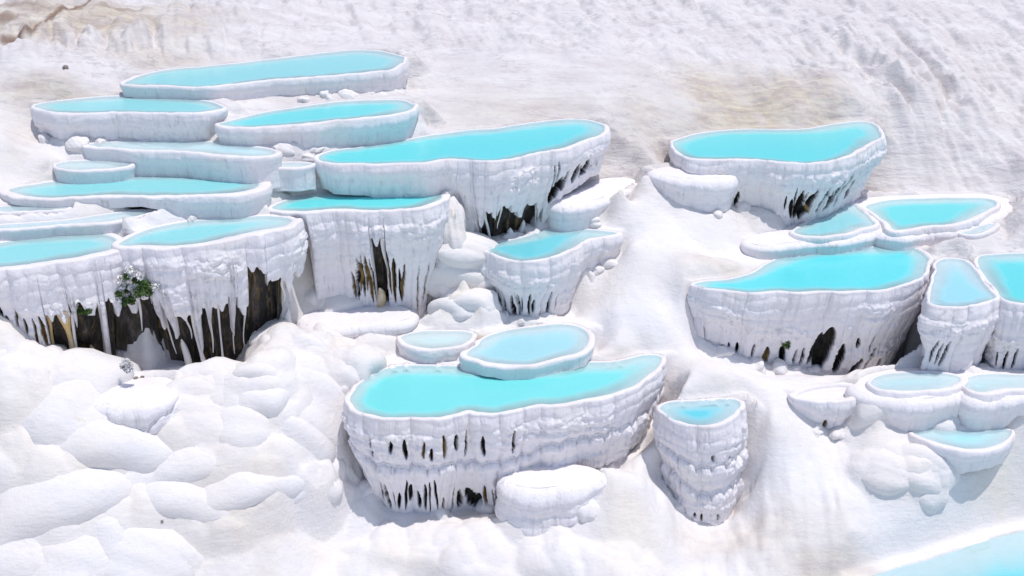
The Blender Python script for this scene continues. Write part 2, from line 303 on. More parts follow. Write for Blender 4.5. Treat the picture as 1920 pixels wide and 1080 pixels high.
      base=[(1255,585),(1280,620),(1300,630),(1340,652),(1400,676),(1440,686),(1500,692),(1540,702),(1600,708),(1650,698),(1700,684),(1722,665),(1742,640)], deep=(.13,.70,.73), name='large vivid turquoise pool on the right above black slots', inset=.2,
      hol=[(1355,1390,640,.7,2),(1400,1440,642,.7,2),(1500,1530,640,.75,1)], ochre=.2),
 dict(id='prm', arch=[(1712,640,692,20,0,.32,-.1)] + [(1730 + 12 * k_, 632 + (k_ * 7) % 12, 676 + 4 * k_, 3 + .5 * k_, 0, .25, -.15) for k_ in range(7)], zr=-12.547, out=[(1760,488),(1800,485),(1817,493),(1838,523),(1864,553),(1860,561),(1830,570),(1780,575),(1750,572),(1744,560),(1755,520)],
      base=[(1700,690),(1750,694),(1790,699),(1850,702),(1885,702)], deep=(.34,.68,.75), name='pale wedge-shaped pool between two turquoise pools at the right', inset=.1,
      hol=[(1810,1850,640,.85,1)]),
 dict(id='pre', zr=-12.579, out=[(1838,480),(1860,477),(1920,475),(2010,478),(2040,520),(2010,575),(1940,572),(1890,565),(1874,550),(1850,523),(1834,495)],
      base=[(1862,702),(1920,700),(2010,692),(2050,660)], deep=TURQ, name='turquoise pool cut off by the right edge of the picture', inset=.1,
      hol=[(1875,1925,650,.85,1)]),
 dict(id='pll', zr=-14.500, out=[(1632,716),(1650,704),(1700,698),(1760,699),(1797,706),(1788,722),(1740,731),(1690,734),(1645,730)],
      base=[(1625,770),(1655,792),(1690,800),(1730,798),(1768,782),(1800,760)], deep=PALE, name='pale shallow pool below the black slots of the large right pool', inset=.15, wide=.14, clear=.8),
 dict(id='plr', zr=-14.500, out=[(1806,712),(1830,704),(1870,701),(1920,703),(1990,706),(1985,722),(1925,727),(1880,729),(1835,735),(1812,726)],
      base=[(1760,770),(1800,796),(1850,799),(1880,788),(1905,765),(1990,760)], deep=PALE, name='pale shallow pool at the right edge under the wedge-shaped pool', inset=.15, wide=.14, clear=.8),
 dict(id='pdry', zr=-14.750, out=[(1492,738),(1530,724),(1590,721),(1614,734),(1590,745),(1545,749),(1508,746)],
      base=[(1480,765),(1520,792),(1555,814),(1590,796),(1618,752)], deep=None, name='dry empty cup-shaped basin right of the pillar pool', inset=.25, wide=.2,
      hol=[(1548,1600,790,.75,0)]),
 dict(id='plb', zr=-15.550, out=[(1712,812),(1740,804),(1790,801),(1850,802),(1893,806),(1888,820),(1862,836),(1815,841),(1765,832)],
      base=[(1725,856),(1760,872),(1800,880),(1860,872),(1890,858),(1910,838)], deep=(.40,.74,.80), name='pale pool with lavender front wall in the lower right', inset=.12, wide=.14, clear=.8),
 dict(id='pcorner', zr=-18.060, out=[(1600,1096),(1660,1074),(1740,1050),(1830,1020),(1880,1004),(1960,990),(2080,985),(2100,1100),(2000,1200),(1700,1200),(1600,1150)],
      base=[(1560,1230),(2150,1230)], deep=(.18,.66,.72), name='pale blue pool filling the bottom right corner', inset=.05, wide=.1, edge=1.7, sunk=.02, norim=1, clear=.85),
]

LEDGES = [
 dict(id='l1', zr=-13.3, out=[(572,594),(610,584),(680,577),(745,577),(764,586),(755,597),(700,602),(630,608),(588,609)], base=[(560,640),(600,668),(640,655),(690,645),(740,652),(775,622)], name='cream flat-topped ledge at the foot of the streaked middle-left wall', inset=.2),
 dict(id='l2', zr=-13.4, out=[(160,744),(200,724),(260,713),(303,711),(314,722),(300,742),(270,750),(205,753)], base=[(152,785),(200,824),(225,848),(262,862),(285,832),(318,775)], name='overhanging stepped block under the mossy left wall', inset=.2, tier=[(.45,.5)]),
 dict(id='l3', zr=-10.479, out=[(1230,319),(1280,313),(1340,314),(1366,322),(1350,330),(1290,331),(1240,327)], base=[(1222,340),(1260,364),(1300,388),(1340,391),(1374,388)], name='smooth white side ledge left of the upper right pool', inset=.12),
 dict(id='l4', zr=-15.9, out=[(955,896),(980,878),(1050,874),(1105,880),(1122,892),(1090,902),(1050,909),(1005,912),(972,906)], base=[(935,945),(960,970),(1000,996),(1050,988),(1095,958),(1135,910)], name='rounded buttress at the right foot of the big kidney-shaped pool', inset=-.1),
 dict(id='l6', zr=-10.95, out=[(1040,372),(1080,352),(1130,337),(1178,336),(1172,350),(1100,374),(1055,382)], base=[(1022,422),(1060,427),(1110,412),(1160,384),(1190,352)], name='smooth white ledge below the right end of the wide pool', inset=.1),
 dict(id='l9', zr=-12.12, out=[(1405,452),(1430,440),(1480,432),(1500,402),(1600,378),(1700,369),(1850,367),(1878,382),(1860,402),(1820,417),(1780,427),(1730,431),(1685,440),(1640,431),(1615,438),(1560,447),(1500,449),(1440,458)], base=[(1395,472),(1430,479),(1480,482),(1530,474),(1600,468),(1640,464),(1700,464),(1740,471),(1800,459),(1850,437),(1895,408)], name='long scalloped white ledge carrying the triangular pool and the bright right-hand pool', inset=.06),
 dict(id='l10', zr=-14.62, out=[(1612,724),(1640,703),(1700,693),(1800,697),(1900,697),(2010,700),(2010,728),(1930,735),(1880,738),(1830,743),(1800,733),(1745,739),(1690,743),(1640,738)], base=[(1605,765),(1650,793),(1690,801),(1730,799),(1765,787),(1800,797),(1850,800),(1880,789),(1905,768),(2010,764)], name='scalloped white ledge carrying the two pale pools at the right edge', inset=.1),
]
for l in LEDGES: l['deep'] = None; l['solid'] = True; l['wide'] = .12
def catmull(P, per=14):
    n = len(P); out = []
    for i in range(n):
        p0, p1, p2, p3 = P[i - 1], P[i], P[(i + 1) % n], P[(i + 2) % n]
        t = np.linspace(0, 1, per, endpoint=False)[:, None]
        out.append(0.5 * (2 * p1 + (p2 - p0) * t + (2 * p0 - 5 * p1 + 4 * p2 - p3) * t ** 2 + (3 * p1 - p0 - 3 * p2 + p3) * t ** 3))
    return np.concatenate(out)
def csmooth(a, k):
    if k < 1: return a
    b = a.copy()
    for _ in range(k): b = 0.25 * np.roll(b, 1, 0) + 0.5 * b + 0.25 * np.roll(b, -1, 0)
    return b
def resample(C, step_fn):
    d = np.linalg.norm(np.roll(C, -1, 0) - C, axis=1); dens = d / step_fn
    cum = np.concatenate([[0], np.cumsum(dens)]); n = max(40, int(cum[-1]))
    q = np.linspace(0, cum[-1], n, endpoint=False); CC = np.vstack([C, C[:1]])
    return np.stack([np.interp(q, cum, CC[:, 0]), np.interp(q, cum, CC[:, 1])], -1)
def normals(P):
    t = np.roll(P, -1, 0) - np.roll(P, 1, 0); t /= np.linalg.norm(t, axis=1)[:, None] + 1e-9
    return np.stack([t[:, 1], -t[:, 0]], -1)               # outward for CCW loops

def prep(p, seed):
    z = HC + p['zr']; o = np.array(p['out'], float)
    W = on_level(o[:, 0], o[:, 1], z)
    C = catmull(W)
    if np.sum(C[:, 0] * np.roll(C[:, 1], -1) - np.roll(C[:, 0], -1) * C[:, 1]) < 0: C = C[::-1]
    C = np.roll(C, -int(np.argmax(C[:, 1])), 0)
    nn = csmooth(normals(C), 6)
    step = np.where(nn[:, 1] < 0.45, (.019 if ('hol' in p or 'arch' in p) else .028), 0.09)
    P = resample(C, step); P = csmooth(P, 2); wv = np.minimum(.07, .05 * np.ptp(C[:, 1])); P = P + wv * np.stack([fbm(P[:, 0] * 1.7, P[:, 1] * 1.7, seed + 200, 2) - .5, fbm(P[:, 0] * 1.7 + 40, P[:, 1] * 1.7, seed + 201, 2) - .5], -1) * 1.6; P = csmooth(P, 3)
    n = csmooth(normals(P), 8); n /= np.linalg.norm(n, axis=1)[:, None] + 1e-9
    seg = np.linalg.norm(np.roll(P, -1, 0) - P, axis=1); U = np.concatenate([[0], np.cumsum(seg)[:-1]]) + seed * 31.7
    b = np.array(p['base'], float); fr = 1 - sstep(0.2, 0.6, n[:, 1])
    w = p.get('wide', 0.08) * (0.25 + 1.1 * vn(U * 0.8, U * 0 + seed, seed) + .5 * vn(U * 3.1, U * 0 + seed, seed + 3)); w = np.maximum(w * (0.6 + 0.4 * fr), .045 + .035 * (1 - fr))
    D = np.full(len(P), 1.0)
    for _ in range(8):
        q = P + n * (w * .75 + .1 - p['inset'] * D)[:, None]; q[:, 0] += p.get('lean', 0) * D
        zb = z - D
        x, _y = to_px(q[:, 0], q[:, 1], zb)
        zt = z_from_py(q[:, 1], np.interp(x, b[:, 0], b[:, 1]))
        D = 0.5 * D + 0.5 * np.clip(z - zt, 0.12, 6)
    mg = np.zeros(len(P), bool); Dg = 0.3 + (csmooth(np.clip(D, .12, 6), 6) - 0.3) * fr
    for sgn, ch in ((1, 'R'), (-1, 'L')):
        if ch in p.get('merge', ''): mg |= (n[:, 0] * sgn > .35); D = np.where((n[:, 0] * sgn > .62) & (n[:, 1] > -.6), np.minimum(D, .55), D)
    D = csmooth(np.clip(D, .12, 6), 6); D = 0.3 + (D - 0.3) * fr
    q = P + n * (w * .75 + .1 - p['inset'] * D)[:, None]; q[:, 0] += p.get('lean', 0) * D
    bx, by = to_px(q[:, 0], q[:, 1], z - D)
    rx, ry = to_px(P[:, 0] + n[:, 0] * w, P[:, 1] + n[:, 1] * w, np.full(len(P), z))
    p.update(z=z, P=P, n=n, U=U, fr=fr, w=w, D=D, q=q, bx=bx, by=by, mg=mg, Dg=Dg, rx=rx, ry=ry, seed=seed)
for k, p in enumerate(POOLS + LEDGES): prep(p, k + 1)
def inside(poly, X, Y):
    r = np.zeros(X.shape, bool); x1, y1 = poly[:, 0], poly[:, 1]; x2, y2 = np.roll(x1, -1), np.roll(y1, -1)
    for a, b, c, d in zip(x1, y1, x2, y2):
        if b == d: continue
        m = (b > Y) != (d > Y); r ^= m & (X < (c - a) * (Y - b) / (d - b) + a)
    return r
def seg_dist(poly, X, Y):
    best = np.full(X.shape, 1e9); A = poly; B = np.roll(poly, -1, 0)
    for (a, b), (c, d) in zip(A, B):
        dx, dy = c - a, d - b; L = dx * dx + dy * dy + 1e-12
        t = np.clip(((X - a) * dx + (Y - b) * dy) / L, 0, 1)
        best = np.minimum(best, (X - a - t * dx) ** 2 + (Y - b - t * dy) ** 2)
    return np.sqrt(best)

# ------------------------------------------------------------------ ground: one sheet fitted through the feet of the walls and the back shores
GP = [  # photograph pixel and level below the camera
 (-250,0,-7.0),(0,0,-7.1),(250,0,-7.25),(500,0,-7.35),(750,0,-7.45),(1000,0,-7.5),(1250,0,-7.4),(1500,0,-7.35),(1700,0,-7.3),(1920,0,-7.4),(2200,0,-7.3),
 (0,60,-7.3),(100,60,-7.35),(250,60,-7.45),(400,70,-7.65),(600,70,-7.75),(20,150,-8.15),(110,152,-8.15),(230,130,-8.1),(350,105,-8.0),(500,95,-8.0),
 (-200,160,-8.2),(-200,60,-7.4),(0,190,-8.6),(0,260,-9.2),(0,310,-9.8),(-150,260,-9.2),
 (800,100,-8.15),(950,110,-8.2),(850,200,-9.0),(1000,180,-8.95),(1150,200,-9.1),(1200,280,-10.14),(1250,220,-9.35),(1150,100,-8.15),(1350,100,-8.15),(1400,190,-9.05),
 (1550,60,-7.85),(1640,90,-8.3),(1560,110,-8.4),(1720,75,-8.15),(1870,110,-8.7),(1700,200,-9.3),(1720,280,-10.0),(1800,220,-9.75),(1920,200,-9.7),(1920,300,-10.6),(1760,350,-11.0),(1900,350,-11.0),(1700,335,-10.6),(2100,250,-10.2),(2100,400,-11.2),
 (1150,400,-11.35),(1330,420,-11.45),(1400,440,-11.5),(1150,590,-13.3),(1330,480,-11.75),(1400,500,-11.9),
 (1150,640,-13.75),(1200,640,-13.75),(1290,690,-14.15),(1400,720,-14.4),(1440,800,-15.2),(1500,850,-15.75),(1450,950,-16.8),(1450,1040,-17.5),(1600,900,-16.2),(1640,840,-15.5),(1700,940,-16.6),(1850,960,-16.8),(1600,1000,-16.95),(1500,1080,-17.9),(1650,800,-15.15),(1950,850,-15.6),(1950,780,-14.9),
 (1150,900,-15.9),(1100,1000,-17.0),(1200,1000,-16.9),(1200,900,-15.9),(1250,1080,-17.9),(1000,1080,-18.15),(700,1080,-18.1),(600,1000,-17.3),(640,880,-16.1),(620,800,-15.3),(640,940,-16.7),(850,1010,-17.6),
 (0,640,-12.75),(40,700,-13.45),(0,780,-14.3),(-150,700,-13.3),(-150,900,-15.6),(0,900,-15.7),(130,800,-14.7),(200,900,-16.0),(0,1080,-17.4),(200,1080,-17.6),(400,1080,-17.9),(330,980,-16.9),(300,760,-14.6),(400,820,-15.35),(480,760,-14.75),(500,900,-16.2),(560,820,-15.4),(540,700,-14.1),(480,690,-13.9),(600,700,-14.2),
 (560,650,-13.7),(610,590,-13.15),(640,595,-13.4),(740,590,-13.4),(600,640,-13.75),(690,640,-13.8),(640,720,-14.2),(700,680,-13.95),(720,620,-13.65),(820,590,-13.35),(850,560,-13.0),(900,600,-13.45),(610,470,-11.6),(620,540,-12.6),
 (840,470,-11.75),(870,480,-11.8),(870,460,-11.7),(1050,400,-11.2),(1110,370,-10.95),(1090,410,-11.4),(560,340,-10.1),(620,345,-10.25),(590,390,-10.4),(520,330,-10.0),(60,330,-10.0),(300,325,-10.1),
]
GP += [(150,272,-9.36),(185,290,-9.55),(120,290,-9.5),(90,300,-9.72),(215,308,-9.78),(600,312,-9.78),(610,330,-9.95),(1640,742,-14.5),(1800,735,-14.45),(1640,725,-14.35),(1150,262,-9.5),(1155,300,-9.85),(800,215,-9.05),(800,240,-9.3),(1225,300,-10.25),(1680,262,-9.7),(1690,300,-10.1),(1895,395,-11.35),(1900,440,-11.75),(1290,545,-12.2),(1262,560,-12.6),(1130,330,-10.75),(1180,328,-10.6),(450,318,-10.03),(540,320,-9.83),(545,292,-9.5),(600,300,-9.6)]
pts = []
for a, b, zr in GP:
    zr = zr * (0.95 + 0.05 * min(1, max(0, (a - 480) / 140)) + float(.05 * sstep(1180, 1330, a) if b < 650 else .015 * sstep(1400, 1600, a)))
    q = on_level(a, b, HC + zr); pts.append((q[0], q[1], HC + zr))
for a, b, zr in [(1205,322,-10.41),(1203,375,-11.05),(1200,430,-11.7),(1215,490,-12.2),(1230,540,-12.75),(1240,600,-13.3),(1260,400,-11.45),(1290,470,-12.1),(1180,460,-11.95),(1170,520,-12.6)]:
    q = on_level(a, b, HC + zr); pts.append((q[0], q[1], HC + zr))
auto = []
for p in POOLS + LEDGES:
    step = 14
    for i in range(0, len(p['P']), step):
        if p['fr'][i] > 0.6 and not p['mg'][i]: auto.append((*(p['q'][i] + p['n'][i] * 0.05), p['z'] - p['D'][i], p['id']))
    for i in range(0, len(p['P']), 6):
        if p['fr'][i] < 0.2 and not p['mg'][i]: auto.append((*(p['P'][i] + p['n'][i] * (p['w'][i] + 0.08)), p['z'] - 0.01, p['id']))
ax_ = np.array([t[0] for t in auto]); ay_ = np.array([t[1] for t in auto]); az_ = np.array([t[2] for t in auto]); ai_ = np.array([t[3] for t in auto])
okp = np.ones(len(auto), bool)
for p in POOLS: okp &= ~(inside(p['P'][::6], ax_, ay_) & (ai_ != p['id']) & (np.abs(p['z'] - az_) > .02))
pts += [tuple(v) for v in np.stack([ax_, ay_, az_], -1)[okp]]
far = [(-60,20,6),(-60,60,17),(0,75,15.5),(60,60,18),(60,20,5),(0,5,-4),(-30,0,-5),(30,0,-5),(-120,150,36),(120,150,36),(0,160,32),(-25,38,11.2),(26,38,11.8),(-22,28,8),(24,28,7)]
pts = np.array(pts + far, float)
keep = [0]
for i in range(1, len(pts)):
    if np.min((pts[keep, 0] - pts[i, 0]) ** 2 + (pts[keep, 1] - pts[i, 1]) ** 2) > 0.12 ** 2: keep.append(i)
pts = pts[keep]
def ker(r2): return np.sqrt(r2 + 0.02)
A = ker((pts[:, None, 0] - pts[None, :, 0]) ** 2 + (pts[:, None, 1] - pts[None, :, 1]) ** 2)
n0 = len(pts); Q = np.c_[np.ones(n0), pts[:, :2]]
S = np.block([[A - 0.03 * np.eye(n0), Q], [Q.T, np.zeros((3, 3))]])
sol = np.linalg.solve(S, np.r_[pts[:, 2], 0, 0, 0]).astype(np.float32)
def rbf(X, Y):
    sh = X.shape; X = X.ravel().astype(np.float32); Y = Y.ravel().astype(np.float32); out = np.empty(len(X), np.float32)
    px_, py_ = pts[:, 0].astype(np.float32), pts[:, 1].astype(np.float32)
    for i in range(0, len(X), 20000):
        x = X[i:i + 20000]; y = Y[i:i + 20000]
        K = (x[:, None] - px_) ** 2 + (y[:, None] - py_) ** 2; K += np.float32(0.02); np.sqrt(K, out=K)
        out[i:i + 20000] = K @ sol[:n0] + sol[n0] + sol[n0 + 1] * x + sol[n0 + 2] * y
    return out.reshape(sh).astype(float)
def axis(a, b, st, lo, hi):
    mid = np.arange(a, b + st / 2, st); up = []; s = st; x = mid[-1]
    while x < hi: s *= 1.22; x += s; up.append(x)
    dn = []; s = st; x = a
    while x > lo: s *= 1.22; x -= s; dn.append(x)
    return np.r_[dn[::-1], mid, up]
gx = axis(-19.5, 19.5, 0.056, -1200, 1200); gy = axis(17.5, 42.5, 0.052, -300, 1800)
GX, GY = np.meshgrid(gx, gy)
cgx = np.unique(np.r_[gx[(gx < -19.5)], gx[(gx >= -19.5) & (gx <= 19.5)][::2], gx[gx > 19.5]])
cgy = np.unique(np.r_[gy[(gy < 17.5)], gy[(gy >= 17.5) & (gy <= 42.5)][::2], gy[gy > 42.5]])
cz = rbf(*np.meshgrid(cgx, cgy))
def bil(xs, ys, Z, X, Y):
    i = np.clip(np.searchsorted(xs, X) - 1, 0, len(xs) - 2); j = np.clip(np.searchsorted(ys, Y) - 1, 0, len(ys) - 2)
    fx = np.clip((X - xs[i]) / (xs[i + 1] - xs[i]), 0, 1); fy = np.clip((Y - ys[j]) / (ys[j + 1] - ys[j]), 0, 1)
    return (Z[j, i] * (1 - fx) + Z[j, i + 1] * fx) * (1 - fy) + (Z[j + 1, i] * (1 - fx) + Z[j + 1, i + 1] * fx) * fy
GZ = bil(cgx, cgy, cz, GX, GY)
far_r = np.hypot(np.maximum(np.abs(GX) - 30, 0), np.maximum(np.maximum(GY - 55, 0), np.maximum(8 - GY, 0)))
hill = 19 + 0.12 * np.clip(GY - 55, 0, 700) + 10 * (fbm(GX / 60, GY / 60, 77) - .5)
low = -6 + 0.0 * GY
tgt = np.where(GY > 30, hill, low); GZ = GZ + (tgt - GZ) * sstep(0, 60, far_r)

SHOT = {}
WOB = 0.8 * (fbm(GX * .8, GY * .8, 5) - .5)
def blob(px, py, zr, rx, ry):                              # soft world-space ellipse round a place in the photograph
    q = on_level(px, py, HC + zr); e1 = on_level(px + rx, py, HC + zr); e2 = on_level(px, py - ry, HC + zr)
    a = abs(e1[0] - q[0]) + 1e-6; b = abs(e2[1] - q[1]) + 1e-6
    return np.clip(1.25 - np.sqrt(((GX - q[0]) / a) ** 2 + ((GY - q[1]) / b) ** 2) - WOB, 0, 1)
tan = np.zeros_like(GX)
for t in [(1440,205,-9.1,190,38,1.0),(1340,185,-9.0,90,22,.9),(1240,210,-9.3,80,28,.5),(1570,222,-9.3,80,14,.8),(150,20,-7.15,260,26,1.1),(60,40,-7.2,130,16,1.1),(330,108,-8.0,220,10,.5),(120,165,-8.3,170,10,.8),
          (1120,330,-10.4,60,12,.8),(980,195,-8.8,170,26,.45),(1400,990,-17.2,190,28,.45),(1560,1030,-17.3,110,24,.55),(420,1000,-17.0,200,60,.3),(620,600,-13.4,80,9,.55),(700,585,-13.4,70,7,.5),(900,632,-13.6,26,12,1.0),(1160,655,-13.75,70,26,.4),
          (1350,505,-11.85,90,14,.5),(130,560,-13,1,1,0),(620,760,-14.8,50,60,.3),(160,750,-14.2,40,40,.45),(1760,352,-11.0,70,9,1.0),(1890,382,-11.2,40,8,.8),(30,235,-8.9,60,30,.35),(60,300,-9.6,80,20,.3),(560,660,-14,60,50,.25)]:
    if t[5] > 0: tan = np.maximum(tan, blob(t[0], t[1], t[2] * (1.05 if t[0] > 1250 and t[1] < 650 else .95 if t[0] < 480 else 1.0), t[3], t[4]) * t[5])
tan = np.clip(tan, 0, 1); brown = np.zeros_like(GX)
CR = [(190,-4),(172,3),(150,8),(130,12),(112,18),(98,26),(84,32),(66,40),(48,46),(25,50),(0,53)]
for (xa, ya), (xb, yb) in zip(CR[:-1], CR[1:]):
    for t in np.linspace(0, 1, 6)[:-1]: brown = np.maximum(brown, blob(xa + (xb - xa) * t, ya + (yb - ya) * t, -7.12 * .95, 9, 3.2) * .9)
for t in [(10,24,26,7,.7),(40,8,60,7,.5),(150,11,6,3,.8),(235,8,60,4,.5)]: brown = np.maximum(brown, blob(t[0], t[1], -7.12 * .95, t[2], t[3]) * t[4])
brown = np.clip(brown, 0, .85)
PXg, PYg = to_px(GX, GY, GZ)
upper = sstep(29.5, 31.5, GY + 0.10 * np.abs(GX) + 1.5 * (fbm(GX * .3, GY * .3, 9) - .5))
# relief: rolling lumps low down, terracettes on the flats, gullies on the steep upper banks
near_w = 1 - sstep(60, 110, np.hypot(GX, GY - 30))
lump = worley(GX / 1.1 + .5 * fbm(GX, GY, 3), GY / 1.0 + .5 * fbm(GX, GY, 4), 11)
lumpw = sstep(.35, .6, fbm(GX * .22 + 3, GY * .22, 21)) * (1 - upper)
left_low = (1 - sstep(-7.5, -3.5, GX)) * (1 - sstep(25.5, 27.0, GY))
GZ += near_w * ((lump - .6) * (0.10 * lumpw + 0.42 * left_low) + 0.22 * (fbm(GX * .5, GY * .5, 31, 5) - .5) + 0.05 * (fbm(GX * 2.2, GY * 2.2, 33, 4) - .5))
lump2 = worley(GX / .42 + fbm(GX * 2, GY * 2, 3), GY / .42, 12)
GZ += near_w * (lump2 - .6) * (0.09 * left_low + 0.03 * lumpw)
lev = GZ * 7 + 1.2 * fbm(GX * .9, GY * 1.3, 41, 4); ter = lev - np.floor(lev)
GZ += near_w * upper * 0.06 * (np.sqrt(np.clip(ter, 0, 1)) - .6)
gl = on_level(140, 100, HC - 7.7); gr = on_level(1640, 60, HC - 7.8); gr2 = on_level(1840, 80, HC - 7.8)
crag = np.exp(-(((GX - gl[0]) / 5.5) ** 2 + ((GY - gl[1]) / 1.8) ** 2)) + .6 * np.exp(-(((GX - gr[0]) / 2.6) ** 2 + ((GY - gr[1]) / 2.2) ** 2)) + .6 * np.exp(-(((GX - gr2[0]) / 3.0) ** 2 + ((GY - gr2[1]) / 2.5) ** 2))
crag = np.clip(crag + 0.35 * sstep(34.5, 37, GY), 0, 1.2)
gul = np.abs(fbm(GX * .9 + .25 * GY, GY * .35, 51, 4) - .5) * 2
GZ += near_w * crag * (1.25 * (gul - .3) + .3 * (fbm(GX * 2, GY * 2, 55, 4) - .5))
diag = sstep(4, 9, GX) * sstep(29.5, 32, GY)
GZ += near_w * diag * 0.30 * (fbm((GX + .8 * GY) * .9, (GX - GY) * .22, 61, 5) - .5)
spur = np.abs(fbm((GX) * 1.6, GY * .35, 66, 4) - .5) * 2
spurw = sstep(2.2, 3.2, GX) * (1 - sstep(8, 10, GX)) * (1 - sstep(23.5, 25.5, GY))
GZ += near_w * spurw * 0.25 * (spur - .3)
# shallow hollows that hold puddles
PUD = [(1405,424,34,8,-12.1,'grey green puddle on the white flat left of the triangular pool'),(1338,393,24,6,-11.7,'small tan puddle below the smooth side ledge at upper right'),(140,172,105,8,-8.4,'long grey puddle above the banded oval pool')]
for a_, b_, rx_, ry_, zr_, _l in PUD:
    q = on_level(a_, b_, HC + zr_)
    for _ in range(4):
        zz = float(bil(gx, gy, GZ, q[0], q[1])); q = on_level(a_, b_, zz)
    e1 = on_level(a_ + rx_, b_, zz); e2 = on_level(a_, b_ - ry_, zz)
    r_ = np.sqrt(((GX - q[0]) / (e1[0] - q[0])) ** 2 + ((GY - q[1]) / (e2[1] - q[1])) ** 2)
    wgt = 1 - sstep(.6, 1.7, r_); GZ = GZ + (zz - .02 - GZ) * wgt - .03 * (1 - sstep(.3, 1.1, r_ + .5 * (fbm(GX * 2, GY * 2, 91) - .5)))
    SHOT[(a_, b_)] = (q, zz, e1[0] - q[0], e2[1] - q[1])
# keep the sheet under every basin and just below every rim
CAPG = np.full(GX.shape, 1e9)
for stage in (0, 1):
  for p in POOLS + LEDGES:
    P = p['P']; F3 = p['fr']; N3 = np.where(p['mg'] & (p['n'][:, 1] < .5), -1, p['n'][:, 1]); D3 = csmooth(p['Dg'], 60); m = (GX > P[:, 0].min() - 1.6) & (GX < P[:, 0].max() + 1.6) & (GY > P[:, 1].min() - 1.6) & (GY < P[:, 1].max() + 1.6)
    x, y = GX[m], GY[m]; d = np.empty(len(x)); ff = np.empty(len(x)); dd = np.empty(len(x)); ny = np.empty(len(x)); P = P.astype(np.float32); x = x.astype(np.float32); y = y.astype(np.float32)
    for i in range(0, len(x), 20000):
        K = (x[i:i + 20000, None] - P[None, :, 0]) ** 2 + (y[i:i + 20000, None] - P[None, :, 1]) ** 2; j = K.argmin(1)
        d[i:i + 20000] = np.sqrt(K[np.arange(len(j)), j]); ff[i:i + 20000] = F3[j]; dd[i:i + 20000] = D3[j]; ny[i:i + 20000] = N3[j]
    ins = inside(p['P'][::6], x, y); d = np.where(ins, -d, d); d2 = dd.copy(); fi = np.where(p['fr'] > .8)[0][::2]; ii = np.where(ins)[0]
    for i in range(0, len(ii), 20000):
        q_ = ii[i:i + 20000]; d2[q_] = D3[fi[((x[q_, None] - P[None, fi, 0]) ** 2 + (y[q_, None] - P[None, fi, 1]) ** 2).argmin(1)]]
    if stage == 0:                                          # the shore behind a pool comes up to its rim
        sh = np.where((ff < .35) & (d > 0) & (d < 1.2), p['z'] + .004 + .05 * d - 1.2 * np.clip(d - .45, 0, 2), -1e9)
        GZ[m] = np.where((sh > GZ[m]) & (sh - GZ[m] < .7), sh, GZ[m])
        if p.get('sunk'):
            sh = np.where((d > 0) & (d < 1.2), p['z'] - p['sunk'] * ff - .6 * np.clip(d - .2, 0, 2), -1e9); GZ[m] = np.where((sh > GZ[m]) & (sh - GZ[m] < .9), sh, GZ[m])
        ap = np.where((ff > .35) & (d > -.2 - p['inset'] * dd) & (d < .7), p['z'] - dd - .04 - .9 * np.clip(d - .05, 0, 2) + np.minimum(.22, .2 * dd) * np.exp(-np.clip(d + .6 * p['inset'] * dd, 0, 3) / .22), -1e9)   # the foot of the wall stands on the slope
        GZ[m] = np.where((ap > GZ[m]) & (ap - GZ[m] < .9), ap, GZ[m]); continue
    wd = 0.07 + .03 * ff; rise = np.where(ff < .4, 1.2 * np.minimum(d - wd, .35) + 5 * np.maximum(d - wd - .35, 0), 5 * (d - wd)); lowr = 0.07
    cap = np.where(d < wd, p['z'] - lowr - np.clip((wd - d) * 2.5, 0, .8), p['z'] - .07 * ff + .0 * d + rise)
    if p.get('norim'): cap = p['z'] - .015 + .22 * d + 3.5 * np.clip(d - .35, 0, 2) ** 1.5 + .05 * (fbm(x * 1.3, y * 1.3, 301, 4) - .5)
    cap = np.where(d > 1.4, 1e9, cap); cap = np.where(d < -.02 - .35 * p['inset'] * dd, np.minimum(cap, p['z'] - .07 - np.maximum(dd - .14, 0) * sstep(.3, .8, ff)), cap)
    cap = np.where(ins & (d < -.2), np.minimum(cap, p['z'] - .07 - np.maximum(d2 - .14, 0)), cap)
    cap = np.where((ny < -.3) & (d > -.02 - .35 * p['inset'] * dd) & (d < 1.4), np.minimum(cap, p['z'] - dd + .10 + np.minimum(.2, .18 * dd) * np.exp(-np.clip(d + .6 * p['inset'] * dd, 0, 3) / .22) + 1.1 * np.clip(d, 0, 1) + 3 * np.clip(d - .5, 0, 2)), cap)
    GZ[m] = np.minimum(GZ[m], cap); CAPG[m] = np.minimum(CAPG[m], cap)
def ground_z(x, y): return bil(gx, gy, GZ, np.asarray(x, float), np.asarray(y, float))
def hit(px, py):                                           # where the view through a photograph pixel meets the ground
    dx, dy, dz = ray(px, py); t = np.arange(15, 60, 0.02)
    z = HC + dz * t; g = ground_z(dx * t, dy * t); i = int(np.argmax(z < g))
    return np.array([dx * t[i], dy * t[i], g[i]])
